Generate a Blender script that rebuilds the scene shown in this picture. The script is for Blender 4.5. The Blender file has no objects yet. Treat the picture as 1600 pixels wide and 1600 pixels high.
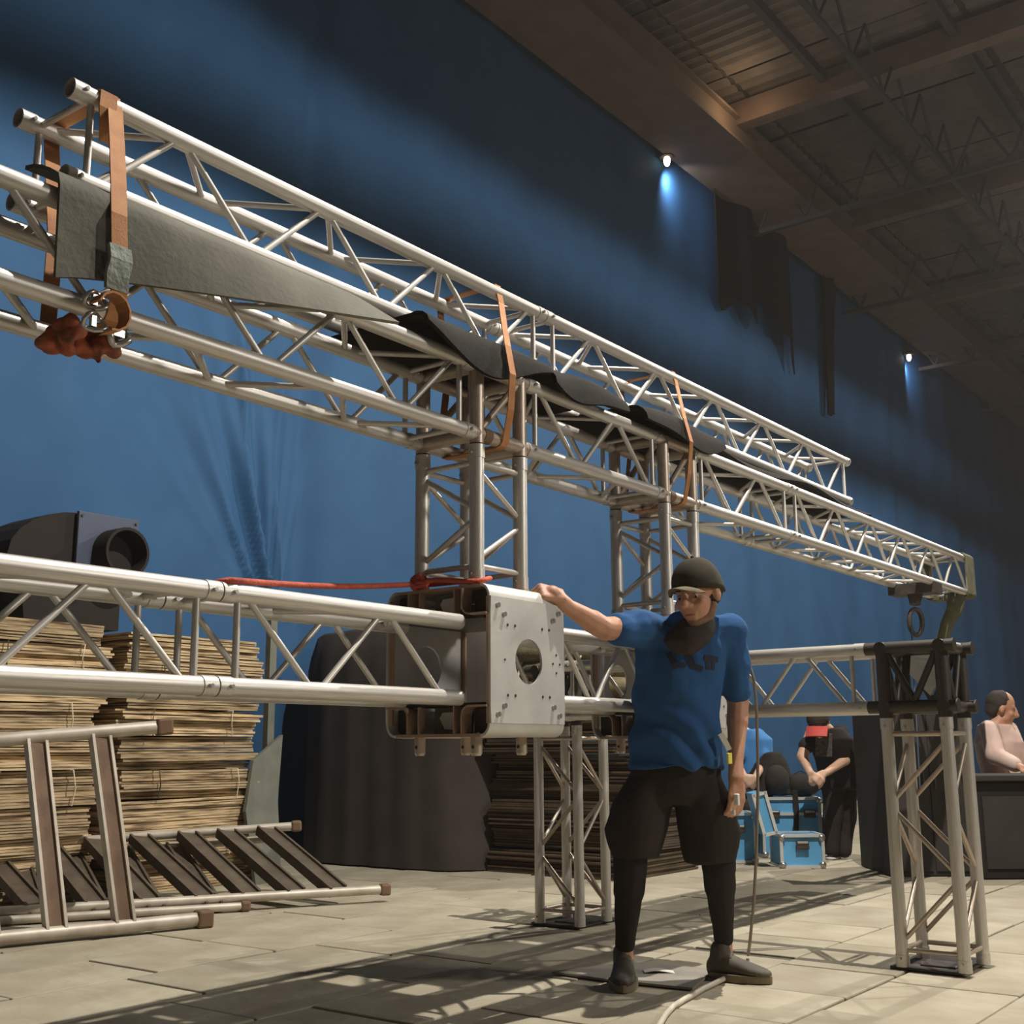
import bpy, bmesh, math, random
from mathutils import Vector, Matrix, noise, Quaternion
PI = math.pi
sc = bpy.context.scene
C = sc.collection
# ------------------------------------------------------------------ camera
# world axes: X runs along the truss beam, Y towards the blue curtain, Z up
F_PX, PITCH, ROLL, HC, AZ = 1853.17, 0.1972, -0.0063, 0.8628, 0.6479
FW = Vector((math.cos(AZ), math.sin(AZ), 0)); RT = Vector((math.sin(AZ), -math.cos(AZ), 0)); UP = Vector((0, 0, 1))
CF = FW * math.cos(PITCH) + UP * math.sin(PITCH); CU0 = RT.cross(CF)
CR = RT * math.cos(ROLL) + CU0 * math.sin(ROLL); CU = CU0 * math.cos(ROLL) - RT * math.sin(ROLL)
EYE = Vector((0, 0, HC))
cam = bpy.data.cameras.new('camera'); cam.sensor_width = 36; cam.lens = 36 * F_PX / 1600; cam.clip_end = 200
co = bpy.data.objects.new('camera', cam); C.objects.link(co)
mw = Matrix.Identity(4)
for i, v in enumerate((CR, CU, -CF)):
    for j in range(3): mw[j][i] = v[j]
mw.translation = EYE; co.matrix_world = mw
sc.camera = co
# ------------------------------------------------------------------ light
w = bpy.data.worlds.new('world'); sc.world = w; w.use_nodes = True
w.node_tree.nodes['Background'].inputs[0].default_value = (1.0, .90, .80, 1)
w.node_tree.nodes['Background'].inputs[1].default_value = .05
sc.view_settings.view_transform = 'Standard'; sc.view_settings.look = 'None'
sc.cycles.max_bounces = 5; sc.cycles.diffuse_bounces = 3; sc.cycles.glossy_bounces = 2; sc.cycles.volume_bounces = 0; sc.view_settings.exposure = 0; sc.view_settings.gamma = 1; sc.view_settings.use_curve_mapping = False
LAMP_Y, LAMP_Z = 1.3, 7.0
def lamp(name, kind, loc, power, color=(1, .95, .86), radius=.1, aim=None, size=None, blend=.2):
    l = bpy.data.lights.new(name, kind); l.energy = power; l.color = color; l.shadow_soft_size = radius
    o = bpy.data.objects.new(name, l); C.objects.link(o); o.location = loc
    if kind == 'SPOT': l.spot_size = math.radians(size); l.spot_blend = blend
    if aim is not None: o.rotation_euler = (Vector(aim) - Vector(loc)).to_track_quat('-Z', 'Y').to_euler()
    return o
for i, ux in enumerate((4.9, 12.5, 20.5)):       # the row of hall lamps above the rig, out of frame
    lamp('hall_lamp', 'SPOT', (ux, LAMP_Y, LAMP_Z), (1500, 1000, 650)[i], radius=.03, aim=(ux, LAMP_Y, 0), size=163, blend=.05)
    lamp('hall_lamp_spill', 'SPOT', (ux, LAMP_Y, LAMP_Z + .02), (620, 560, 420)[i], radius=.04, aim=(ux, LAMP_Y + 1.2, 0), size=172, blend=.1)
    lamp('hall_lamp_glow', 'POINT', (ux, LAMP_Y, LAMP_Z + .12), 45, radius=.04)
lamp('fill_light_right', 'SPOT', (6.0, -4.5, 4.2), 800, radius=.5, aim=(4.6, 2.6, .9), size=62, blend=.7)  # added soft fill from the right; no such lamp is known in the hall
# ------------------------------------------------------------------ helpers
def ray(x, y):
    return CF + CR * ((x - 800) / F_PX) - CU * ((y - 800) / F_PX)
def at(x, y, Y):                                    # point seen at pixel x, y at distance Y in front of the camera
    d = ray(x, y); return EYE + d * (Y / d.dot(FW))
def onv(x, y, v):                                   # ... on the plane Y = v
    d = ray(x, y); return EYE + d * (v / d.y)
def onz(x, y, z=0):                                 # ... on the level z
    d = ray(x, y); return EYE + d * ((z - HC) / d.z)
class MB:
    def __init__(s): s.v = []; s.f = []; s.sm = []
    def add(s, vs, fs, smooth=False):
        o = len(s.v); s.v += [Vector(p) for p in vs]; s.f += [tuple(i + o for i in f) for f in fs]; s.sm += [smooth] * len(fs); return s
    def box(s, c, d, m=None):
        c = Vector(c); h = [x / 2 for x in d]; vs = []
        for z in (-1, 1):
            for y in (-1, 1):
                for x in (-1, 1):
                    p = Vector((x * h[0], y * h[1], z * h[2])); vs.append(c + (m @ p if m else p))
        return s.add(vs, [(0, 2, 3, 1), (4, 5, 7, 6), (0, 1, 5, 4), (2, 6, 7, 3), (0, 4, 6, 2), (1, 3, 7, 5)])
    def bbox(s, c, d, b=.01, m=None):               # bevelled box
        bm = bmesh.new(); bmesh.ops.create_cube(bm, size=1)
        for v in bm.verts: v.co = Vector((v.co.x * d[0], v.co.y * d[1], v.co.z * d[2]))
        bmesh.ops.bevel(bm, geom=bm.edges[:], offset=b, segments=2, affect='EDGES', profile=.5)
        bm.verts.index_update(); c = Vector(c)
        s.add([c + (m @ v.co if m else v.co) for v in bm.verts], [[v.index for v in f.verts] for f in bm.faces]); bm.free(); return s
    def tube(s, p, q, r, r2=None, n=12, caps=True):
        p = Vector(p); q = Vector(q); r2 = r if r2 is None else r2; d = (q - p).normalized()
        a = d.orthogonal().normalized(); b = d.cross(a)
        ring = [(a * math.cos(2 * PI * i / n) + b * math.sin(2 * PI * i / n)) for i in range(n)]
        s.add([p + e * r for e in ring] + [q + e * r2 for e in ring], [(i, (i + 1) % n, n + (i + 1) % n, n + i) for i in range(n)], True)
        if caps:
            s.add([p + e * r for e in ring], [tuple(reversed(range(n)))]); s.add([q + e * r2 for e in ring], [tuple(range(n))])
        return s
    def path(s, pts, r, n=8, closed=False):
        pts = [Vector(p) for p in pts]; m = len(pts); rings = []; a = None
        for i, p in enumerate(pts):
            d = (pts[(i + 1) % m] - pts[i - 1]) if closed or 0 < i < m - 1 else (pts[1] - pts[0] if i == 0 else pts[-1] - pts[-2])
            d.normalize(); a = d.orthogonal().normalized() if a is None else (a - d * a.dot(d)).normalized(); b = d.cross(a)
            rr = r[i] if isinstance(r, (list, tuple)) else r
            rings += [p + (a * math.cos(2 * PI * k / n) + b * math.sin(2 * PI * k / n)) * rr for k in range(n)]
        fs = [(i * n + k, i * n + (k + 1) % n, ((i + 1) % m) * n + (k + 1) % n, ((i + 1) % m) * n + k) for i in range(m if closed else m - 1) for k in range(n)]
        s.add(rings, fs, True)
        if not closed: s.add(rings[:n], [tuple(reversed(range(n)))]); s.add(rings[-n:], [tuple(range(n))])
        return s
    def ribbon(s, pts, side, wd, t=.004, closed=False):      # flat strap along pts; side = width direction
        pts = [Vector(p) for p in pts]; m = len(pts); side = Vector(side).normalized(); vs = []
        for i, p in enumerate(pts):
            d = (pts[(i + 1) % m] - pts[i - 1]) if closed or 0 < i < m - 1 else (pts[1] - pts[0] if i == 0 else pts[-1] - pts[-2])
            nrm = d.cross(side).normalized()
            vs += [p - side * wd / 2 - nrm * t / 2, p + side * wd / 2 - nrm * t / 2, p + side * wd / 2 + nrm * t / 2, p - side * wd / 2 + nrm * t / 2]
        fs = []
        for i in range(m if closed else m - 1):
            a = i * 4; b = ((i + 1) % m) * 4
            fs += [(a + k, a + (k + 1) % 4, b + (k + 1) % 4, b + k) for k in range(4)]
        if not closed: fs += [(3, 2, 1, 0), (m * 4 - 4, m * 4 - 3, m * 4 - 2, m * 4 - 1)]
        return s.add(vs, fs)
    def prism(s, poly, axis, t0, t1):               # poly: points (a, b) in the plane, extruded along axis 0/1/2
        def P(a, b, t): return {0: (t, a, b), 1: (a, t, b), 2: (a, b, t)}[axis]
        n = len(poly)
        return s.add([P(a, b, t0) for a, b in poly] + [P(a, b, t1) for a, b in poly],
                     [tuple(range(n))[::-1], tuple(range(n, 2 * n))] + [(i, (i + 1) % n, n + (i + 1) % n, n + i) for i in range(n)])
    def ball(s, c, r, m=None, n=10, k=7):
        c = Vector(c); r = (r, r, r) if not isinstance(r, (tuple, list)) else r; vs = []; fs = []
        for j in range(k + 1):
            th = PI * j / k
            for i in range(n):
                p = Vector((r[0] * math.sin(th) * math.cos(2 * PI * i / n), r[1] * math.sin(th) * math.sin(2 * PI * i / n), r[2] * math.cos(th)))
                vs.append(c + (m @ p if m else p))
        for j in range(k):
            for i in range(n): fs.append((j * n + i, (j + 1) * n + i, (j + 1) * n + (i + 1) % n, j * n + (i + 1) % n))
        return s.add(vs, fs, True)
    def loft(s, rings, n=20):                       # rings: (centre, axis a, axis b, ra, rb); closed solid
        vs = []; m = len(rings)
        for c, a, b, ra, rb in rings:
            vs += [Vector(c) + Vector(a) * ra * math.cos(2 * PI * i / n) + Vector(b) * rb * math.sin(2 * PI * i / n) for i in range(n)]
        fs = [(j * n + i, j * n + (i + 1) % n, (j + 1) * n + (i + 1) % n, (j + 1) * n + i) for j in range(m - 1) for i in range(n)]
        return s.add(vs, fs + [tuple(reversed(range(n))), tuple(range((m - 1) * n, m * n))], True)
    def grid(s, fn, nu, nv, t=0, smooth=True):      # sheet fn(i/nu, j/nv) -> point, optional thickness along normal
        P = [[Vector(fn(i / nu, j / nv)) for j in range(nv + 1)] for i in range(nu + 1)]
        ix = lambda i, j: i * (nv + 1) + j
        top = [p for r in P for p in r]; fs = [(ix(i, j), ix(i + 1, j), ix(i + 1, j + 1), ix(i, j + 1)) for i in range(nu) for j in range(nv)]
        if not t: return s.add(top, fs, smooth)
        N = []
        for i in range(nu + 1):
            for j in range(nv + 1):
                du = P[min(i + 1, nu)][j] - P[max(i - 1, 0)][j]; dv = P[i][min(j + 1, nv)] - P[i][max(j - 1, 0)]
                N.append(du.cross(dv).normalized())
        k = len(top); s.add(top + [p - n_ * t for p, n_ in zip(top, N)], fs + [tuple(reversed([a + k for a in f])) for f in fs], smooth)
        e = [(ix(i, 0), ix(i + 1, 0)) for i in range(nu)][::-1] + [(ix(i, nv), ix(i + 1, nv)) for i in range(nu)] + [(ix(0, j), ix(0, j + 1)) for j in range(nv)] + [(ix(nu, j), ix(nu, j + 1)) for j in range(nv)]
        allv = top + [p - n_ * t for p, n_ in zip(top, N)]
        for a, b in e: s.add([allv[a], allv[b], allv[b + k], allv[a + k]], [(0, 1, 2, 3)])
        return s
    def mesh(s, name, off=(0, 0, 0)):
        me = bpy.data.meshes.new(name); off = Vector(off)
        me.from_pydata([tuple(p - off) for p in s.v], [], s.f); me.polygons.foreach_set('use_smooth', s.sm); me.update(); return me
    def build(s, name, mat, parent=None, root=None):
        """world-space points; a child of an unrotated root gets its offset, a top-level mesh its own base as origin"""
        if parent is None:
            if root is None:
                lo = [min(p[i] for p in s.v) for i in range(3)]; hi = [max(p[i] for p in s.v) for i in range(3)]
                root = ((lo[0] + hi[0]) / 2, (lo[1] + hi[1]) / 2, lo[2])
            off = Vector(root)
        else:
            off = Vector((0, 0, 0)); q = parent
            while q: off += q.location; q = q.parent
        o = bpy.data.objects.new(name, s.mesh(name, off)); C.objects.link(o)
        if parent: o.parent = parent
        else: o.location = off
        o.data.materials.append(mat); return o
def tag(o, label=None, cat=None, group=None, kind=None):
    if label: o['label'] = label
    if cat: o['category'] = cat
    if group: o['group'] = group
    if kind: o['kind'] = kind
    return o
def thing(name, loc, label=None, cat=None, group=None, kind=None):
    o = bpy.data.objects.new(name, None); C.objects.link(o); o.location = loc; o.empty_display_size = .1
    return tag(o, label, cat, group, kind)
def inst(name, me, parent, loc=(0, 0, 0), rot=None, scale=(1, 1, 1)):
    o = bpy.data.objects.new(name, me); C.objects.link(o); o.parent = parent; o.location = loc
    if rot is not None: o.rotation_mode = 'QUATERNION'; o.rotation_quaternion = rot
    o.scale = scale; return o
def lerp(a, b, t): return a + (b - a) * t
# ------------------------------------------------------------------ materials
def mat(name, col, rough=.6, metal=0, col2=None, nscale=8, detail=4, bump=0, bscale=60, rand=0, spec=.5, stretch=None, lo=.35, hi=.7, emit=None):
    m = bpy.data.materials.new(name); m.use_nodes = True; nt = m.node_tree; N = nt.nodes; L = nt.links
    b = N['Principled BSDF']; b.inputs['Roughness'].default_value = rough; b.inputs['Metallic'].default_value = metal
    b.inputs['Specular IOR Level'].default_value = spec
    tc = N.new('ShaderNodeTexCoord'); vec = tc.outputs['Object']
    if stretch:
        mp = N.new('ShaderNodeMapping'); mp.inputs['Scale'].default_value = stretch; L.new(vec, mp.inputs[0]); vec = mp.outputs[0]
    csock = None
    if col2:
        t = N.new('ShaderNodeTexNoise'); t.inputs['Scale'].default_value = nscale; t.inputs['Detail'].default_value = detail; L.new(vec, t.inputs['Vector'])
        r = N.new('ShaderNodeValToRGB'); r.color_ramp.elements[0].position = lo; r.color_ramp.elements[1].position = hi
        r.color_ramp.elements[0].color = (*col, 1); r.color_ramp.elements[1].color = (*col2, 1); L.new(t.outputs[0], r.inputs[0]); csock = r.outputs[0]
    if rand:
        oi = N.new('ShaderNodeObjectInfo'); mr = N.new('ShaderNodeMapRange'); mr.inputs[3].default_value = 1 - rand; mr.inputs[4].default_value = 1 + rand
        L.new(oi.outputs['Random'], mr.inputs[0]); mx = N.new('ShaderNodeVectorMath'); mx.operation = 'SCALE'
        if csock: L.new(csock, mx.inputs[0])
        else: mx.inputs[0].default_value = col
        L.new(mr.outputs[0], mx.inputs['Scale']); csock = mx.outputs[0]
    if csock: L.new(csock, b.inputs['Base Color'])
    else: b.inputs['Base Color'].default_value = (*col, 1)
    if bump:
        t2 = N.new('ShaderNodeTexNoise'); t2.inputs['Scale'].default_value = bscale; t2.inputs['Detail'].default_value = 5; L.new(vec, t2.inputs['Vector'])
        bp = N.new('ShaderNodeBump'); bp.inputs['Strength'].default_value = bump; bp.inputs['Distance'].default_value = .02; L.new(t2.outputs[0], bp.inputs['Height']); L.new(bp.outputs[0], b.inputs['Normal'])
    if emit: b.inputs['Emission Color'].default_value = (*emit[:3], 1); b.inputs['Emission Strength'].default_value = emit[3]
    return m
M = {}
M['alu'] = mat('aluminium_worn', (.68, .645, .595), .42, .5, (.50, .465, .42), 9, 5, bump=.06, bscale=40)
M['alu_brown'] = mat('aluminium_stained', (.56, .47, .385), .42, .5, (.38, .305, .24), 12, 5, bump=.06)
M['alu_plate'] = mat('brushed_plate', (.70, .68, .64), .45, .3, (.56, .545, .515), 6, 6, bump=.03, bscale=90)
M['black_steel'] = mat('black_painted_steel', (.035, .027, .022), .5, .1, (.07, .055, .045), 14, 5)
M['black'] = mat('black_cloth', (.050, .041, .036), .95, 0, (.060, .050, .044), 5, spec=.15)
M['black_dark'] = mat('black_hanging_cloth', (.014, .012, .012), .95, spec=.1)
M['rubber'] = mat('black_rubber', (.017, .0145, .012), .9, 0, (.026, .022, .018), 7, bump=.1, spec=.15)
M['rubber_dusty'] = mat('dusty_rubber', (.085, .08, .062), .8, 0, (.23, .22, .175), 2.4, 6, bump=.1, spec=.25)
M['strap'] = mat('orange_webbing', (.50, .235, .085), .8, 0, (.38, .15, .06), 14, bump=.1, bscale=200)
M['red'] = mat('red_rope', (.60, .115, .06), .8, 0, (.42, .07, .04), 40, bump=.3, bscale=150)
M['redcloth'] = mat('red_rag', (.52, .13, .06), .9, 0, (.10, .055, .035), 22, bump=.3)
M['curtain'] = mat('blue_curtain', (.024, .082, .185), .7, 0, (.029, .095, .205), 2.2, 5, bump=.05, bscale=160, spec=.2)
M['floor'] = mat('stone_slab', (.33, .285, .205), .85, 0, (.43, .385, .29), 3.2, 8, bump=.35, bscale=14, rand=.10, spec=.25)
M['joint'] = mat('dark_joint', (.11, .095, .075), .9, 0, (.16, .14, .11), 10)
M['card'] = mat('corrugated_card', (.56, .42, .25), .9, 0, (.13, .085, .046), 5, 6, bump=.15, bscale=70, rand=.3, spec=.2, stretch=(.8, .8, 11), lo=.42, hi=.66)
M['card_shaded'] = mat('shaded_card', (.10, .07, .042), .9, 0, (.05, .037, .026), 5, 6, bump=.15, rand=.25, spec=.2, stretch=(1, 1, 8))  # card tone darkened: the rear stack's shade is put into the colour
M['khaki'] = mat('khaki_canvas', (.20, .165, .085), .9, 0, (.13, .105, .055), 9, bump=.3)
M['grey_green'] = mat('grey_green_sheet', (.12, .125, .10), .7, 0, (.17, .17, .135), 6)
M['twine'] = mat('pale_twine', (.6, .5, .34), .9)
M['wood_rung'] = mat('brown_rung', (.20, .12, .075), .7, 0, (.13, .078, .05), 9, bump=.1)
M['dark_rung'] = mat('dark_rung', (.085, .062, .042), .7, 0, (.13, .10, .07), 9, bump=.1)
M['rail'] = mat('pale_rail', (.62, .56, .47), .5, .25, (.44, .38, .31), 8)
M['cap_end'] = mat('brown_end_cap', (.17, .10, .055), .7)
M['blower_plate'] = mat('navy_sheet_metal', (.045, .055, .095), .5, .1, (.055, .066, .11), 6)
M['case_blue'] = mat('blue_case_laminate', (.11, .36, .62), .45, 0, (.09, .30, .54), 4, rand=.1)
M['case_alu'] = mat('case_edge', (.68, .67, .64), .4, .4)
M['chrome'] = mat('chrome', (.48, .47, .45), .32, .85)
M['skin'] = mat('skin', (.56, .295, .185), .55, 0, (.47, .225, .14), 16, 3, bump=.03, bscale=90)
M['skin_pale'] = mat('skin_pale', (.62, .38, .26), .55)
M['tee'] = mat('blue_tshirt', (.030, .098, .245), .9, 0, (.024, .080, .205), 6, bump=.06, bscale=220, spec=.2)
M['print'] = mat('dark_print', (.022, .026, .045), .9)
M['shorts'] = mat('black_shorts', (.034, .028, .025), .95, 0, (.044, .036, .032), 6, spec=.1)
M['legging'] = mat('black_leggings', (.030, .025, .023), .9, 0, spec=.15)
M['capcloth'] = mat('dark_olive_cap', (.055, .047, .031), .9, 0, (.035, .030, .022), 9, spec=.2)
M['brim'] = mat('olive_brim', (.15, .125, .075), .9)
M['shoe'] = mat('dark_shoe', (.045, .037, .027), .7, 0, (.10, .083, .055), 9)
M['sole'] = mat('tan_sole', (.20, .155, .09), .8)
M['hair'] = mat('dark_hair', (.035, .024, .018), .8)
M['stubble'] = mat('brown_stubble', (.20, .105, .066), .8, 0, (.29, .15, .095), 30)
M['white'] = mat('off_white', (.72, .69, .62), .6)
M['eyeball'] = mat('eyeball', (.42, .34, .29), .4)
M['lips'] = mat('lips', (.34, .12, .085), .6)
M['yellow'] = mat('yellow_tag', (.75, .66, .12), .6)
M['redcap'] = mat('red_cap', (.55, .07, .06), .8)
M['blacktee'] = mat('black_tshirt', (.028, .022, .021), .9, spec=.2)
M['bluetee'] = mat('bright_blue_tshirt', (.05, .20, .47), .85)
M['pinkshirt'] = mat('pale_pink_shirt', (.72, .54, .46), .85, 0, (.62, .42, .36), 7)
M['teeprint'] = mat('grey_print', (.14, .12, .11), .9, 0, (.05, .04, .04), 40)
M['pack'] = mat('black_backpack', (.026, .022, .019), .9, 0, (.036, .03, .026), 9, bump=.2, spec=.2)
M['cabinet'] = mat('dark_cabinet', (.040, .035, .030), .8, 0, (.05, .044, .038), 4, spec=.2)
M['cabinet_black'] = mat('black_cabinet', (.024, .020, .018), .85, spec=.15)
M['roof_sheet'] = mat('roof_sheet', (.14, .11, .088), .8, 0, (.10, .08, .065), 3, rand=.2)
M['roof_steel'] = mat('roof_steel', (.055, .043, .036), .8, 0, (.04, .032, .027), 6)
M['roof_brown'] = mat('eave_girder', (.15, .10, .075), .8, 0, (.12, .08, .06), 3)
M['wall'] = mat('back_wall', (.05, .045, .045), .9)
M['lampglass'] = mat('lamp_glass', (.9, .85, .75), .4, emit=(1, .85, .6, 4))
M['tape'] = mat('grey_green_tape', (.25, .28, .24), .7, 0, (.17, .20, .17), 12, bump=.2)
M['cable_grey'] = mat('grey_cable', (.26, .215, .175), .6)
M['cable_white'] = mat('pale_cable', (.58, .52, .42), .6)
M['green_strap'] = mat('olive_strap', (.10, .10, .05), .9, 0, (.16, .15, .085), 15)
M['copper'] = mat('copper_tone_edge', (.52, .36, .26), .4, .5)
# ------------------------------------------------------------------ the setting
WALL_V, ROOF_Z = 7.75, 9.6
b = MB(); b.box((14, 3.2, -.06), (44, 22, .08)); fl = b.build('floor', M['joint']); tag(fl, kind='structure')
random.seed(4)
slab_mesh = {}
def slab(L):
    if L not in slab_mesh:
        m = MB(); m.bbox((0, 0, 0), (L - .010, .472, .04), .006); me = m.mesh('slab'); me.materials.append(M['floor']); slab_mesh[L] = me
    return slab_mesh[L]
slabs = []
v0 = -.19
for r in range(22):
    vy = v0 + r * .482 + .241; x = -.6 + random.random() * .5
    while x < 22:
        L = random.choice((.5, .62, .75, .9, 1.05)); slabs.append((x + L / 2, vy, L)); x += L
near = []
rest = MB()
for x, y, L in slabs:
    p = Vector((x, y, 0)) - EYE; dz = p.dot(CF)
    vis = dz > .5 and abs(p.dot(CR) / dz) * F_PX < 900 and abs(p.dot(CU) / dz) * F_PX < 860
    if vis: near.append((-dz, x, y, L))
near.sort(reverse=True); keep = set((x, y) for _, x, y, L in near[:300])
for x, y, L in slabs:
    dzr = random.uniform(-.004, .003); rz = random.uniform(-.004, .004)
    if (x, y) in keep:
        o = inst('slab', slab(L), fl, Vector((x, y, -.021 + dzr)) - fl.location, Quaternion((0, 0, 1), rz))
    else: rest.box((x, y, -.021 + dzr), (L - .010, .472, .04))
o = rest.build('slab_field', M['floor'], fl); o['kind'] = 'stuff'
b = MB(); b.box((20, WALL_V + .25, 4.9), (56, .2, 9.9)); tag(b.build('wall_back', M['wall']), kind='structure')
# ceiling: deck, roof sheets, rafters, purlins, eave girder
b = MB(); b.box((20, 3.4, ROOF_Z + .22), (56, 9.2, .06)); ce = b.build('ceiling', M['roof_steel']); tag(ce, kind='structure')
m_ = MB()
prof = []
for i in range(9): prof += [(-.95 + i * .21, .0), (-.95 + i * .21 + .07, .035), (-.95 + i * .21 + .14, .035)]
prof += [(.95, 0)]
for (a0, z0), (a1, z1) in zip(prof, prof[1:]): m_.add([(a0, -.72, z0), (a1, -.72, z1), (a1, .72, z1), (a0, .72, z0)], [(0, 3, 2, 1)])
sheet = m_.mesh('roof_sheet'); sheet.materials.append(M['roof_sheet'])
for i in range(13):
    for j in range(6):
        inst('roof_sheet', sheet, ce, Vector((8.5 + i * 1.95, 7.2 - j * 1.5 + random.uniform(-.03, .03), ROOF_Z + .12 + random.uniform(0, .03))) - ce.location, Quaternion((0, 0, 1), random.uniform(-.01, .01)))
raf = MB(); raf.box((0, 0, 0), (.22, 9, .34)); rafm = raf.mesh('rafter'); rafm.materials.append(M['roof_brown'])
lat = MB()
for k in range(12):
    y0 = -4.5 + k * .75; lat.tube((0, y0, 0), (0, y0 + .375, -.75), .022, n=6); lat.tube((0, y0 + .375, -.75), (0, y0 + .75, 0), .022, n=6)
lat.box((0, 0, -.78), (.08, 9, .07)); latm = lat.mesh('roof_lattice'); latm.materials.append(M['roof_steel'])
for i, ux in enumerate((14.0, 18.2, 22.4, 26.6, 30.8)):
    inst('rafter', rafm, ce, Vector((ux, 3.2, ROOF_Z - .12)) - ce.location)
    inst('rafter_lattice', latm, ce, Vector((ux + 2.1, 3.2, ROOF_Z - .1)) - ce.location)
pur = MB(); pur.box((0, 0, 0), (40, .09, .14)); purm = pur.mesh('purlin'); purm.materials.append(M['roof_steel'])
for vy in (.2, 1.9, 3.6, 5.3): inst('purlin', purm, ce, Vector((24, vy, ROOF_Z - .05)) - ce.location)
lp = MB()
for k in range(28):
    x0 = -14 + k; lp.tube((x0, 0, 0), (x0 + .5, 0, -.7), .02, n=6); lp.tube((x0 + .5, 0, -.7), (x0 + 1, 0, 0), .02, n=6)
lp.box((0, 0, -.73), (28, .07, .06)); lpm = lp.mesh('purlin_lattice'); lpm.materials.append(M['roof_steel'])
for vy in (1.1, 4.4): inst('purlin_lattice', lpm, ce, Vector((22, vy, ROOF_Z - .1)) - ce.location)
b = MB(); b.box((24, WALL_V - .74, 9.22), (44, .86, .34)); b.box((24, WALL_V - .74, 9.03), (44, 1.0, .04)); b.box((24, WALL_V - .74, 9.41), (44, 1.0, .04))
tag(b.build('eave_girder', M['roof_brown']), 'brown steel girder running along the top of the blue curtain under the roof', 'girder')
# unseen strip just below the lamps, added to throw the dark band across the curtain
gv = 1.8; fr = (gv - LAMP_Y) / (WALL_V - .1 - LAMP_Y); gz0, gz1 = LAMP_Z - (LAMP_Z - 5.55) * fr, LAMP_Z - (LAMP_Z - 6.6) * fr
r = thing('band_blocker', (14, gv, gz0), 'steel cable tray hung along the row of hall lamps', 'cable tray')
b = MB(); b.box((14, gv, (gz0 + gz1) / 2), (44, .02, gz1 - gz0)); b.build('blocker_strip', M['roof_steel'], r)
for ux in range(-6, 36, 6):
    b = MB(); b.tube((ux, gv, gz1), (ux, gv, ROOF_Z + .2), .008, n=6); b.build('blocker_rod', M['roof_steel'], r)
# ------------------------------------------------------------------ curtain
GP = onv(428, 1000, WALL_V - .12)      # where the cloth is pulled together
def curtain_pt(x, z):
    d = .045 * math.sin(x * 1.9 + .6 * math.sin(z * .5)) + .025 * math.sin(x * 4.7 + z * .25) + .05 * noise.noise((x * .35, z * .18, 3))
    d += .02 * noise.noise((x * 1.7, z * .35, 9))
    dx, dz = x - GP.x, z - GP.z; r = math.hypot(dx, dz); ang = math.atan2(dx, dz)
    if r < 3.2 and z > GP.z - .6:
        k = math.exp(-((ang + .20) / .30) ** 2) * max(0, 1 - r / 3.2) ** .8 * min(1, r / .25)
        d -= k * (.30 * (1 - abs(math.sin(ang * 13 + 1.6 * noise.noise((x * 1.3, z * .6, 1)))) ** .7) + .05 * math.sin(ang * 57)) * min(1, r / .5)
    for xs, amp in ((7.12, .10), (12.4, .08), (22.5, .1)):
        d += amp * math.exp(-((x - xs) / .16) ** 2)
    return Vector((x, WALL_V - .10 + d * .8, z))
b = MB()
xs = []; x = 1.0
while x < 46: xs.append(x); x += .022 if 4.9 < x < 7.6 else .045 if x < 8.5 else (.09 if x < 16 else .2)
zs = [0.02 + i * .05 for i in range(187)]
vs = [curtain_pt(x, z) for x in xs for z in zs]; nz = len(zs)
b.add(vs, [(i * nz + j, i * nz + j + 1, (i + 1) * nz + j + 1, (i + 1) * nz + j) for i in range(len(xs) - 1) for j in range(nz - 1)], True)
tag(b.build('curtain', M['curtain']), 'huge blue cloth curtain covering the back wall of the hall', 'curtain')
b = MB(); e = onv(1299, 452, WALL_V - .3); e.z = 9.02; e2 = onv(1300, 648, WALL_V - .3)
b.grid(lambda s, t: e.lerp(e2, s) + Vector(((t - .5) * (.55 - .42 * s), .05 * math.sin(t * 9), 0)), 12, 8, .02)
tag(b.build('cloth_strip', M['black_dark']), 'narrow black strip of cloth hanging down the upper blue curtain', 'cloth')
b = MB(); e = onv(1185, 440, WALL_V - .3); rz_ = 9.02 - e.z  # torn cloth, carried up to the girder to stand in for shadow there
def rag(s, t):
    bot = .35 + .25 * math.sin(s * 7) + .5 * s * s + .18 * math.sin(s * 19)
    return e + Vector(((s - .5) * 2.8, .1 * math.sin(s * 14), rz_ - t * (bot + .1 + rz_)))
b.grid(rag, 30, 8, .02); tag(b.build('rag_with_shade', M['black_dark']), 'torn black cloth sagging under the eave girder on the blue curtain', 'cloth')
# ------------------------------------------------------------------ wall lamps under the eave
for (px, py, pw, lab, col) in ((1042, 248, 70, 'small bright lamp under the eave girder above the blue curtain', (1, .93, .8)), (1420, 556, 40, 'tiny distant lamp under the eave girder at the far right', (1, .95, .9))):
    p = onv(px, py, WALL_V - .24); r = thing('wall_lamp', p, lab, 'lamp')
    b = MB(); b.tube(p + Vector((0, 0, .12)), p + Vector((0, 0, .02)), .05, .10, n=12); b.build('lamp_housing', M['roof_steel'], r)
    b = MB(); b.ball(p + Vector((0, 0, -.03)), (.05, .05, .09)); b.build('bulb', M['lampglass'], r)
    b = MB(); b.tube(p + Vector((0, 0, .12)), p + Vector((0, 0, .5)), .015); b.build('hanger', M['roof_steel'], r)
    lamp('wall_lamp_light', 'SPOT', p + Vector((.1, -.02, -.14)), pw, (.8, .9, 1), .05, aim=p + Vector((1.3, .3, -1.0)), size=150, blend=.9)
lamp('roof_lamp_light', 'POINT', onz(1165, 165, 9.25), 9, (1, .72, .42), .1)
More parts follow.
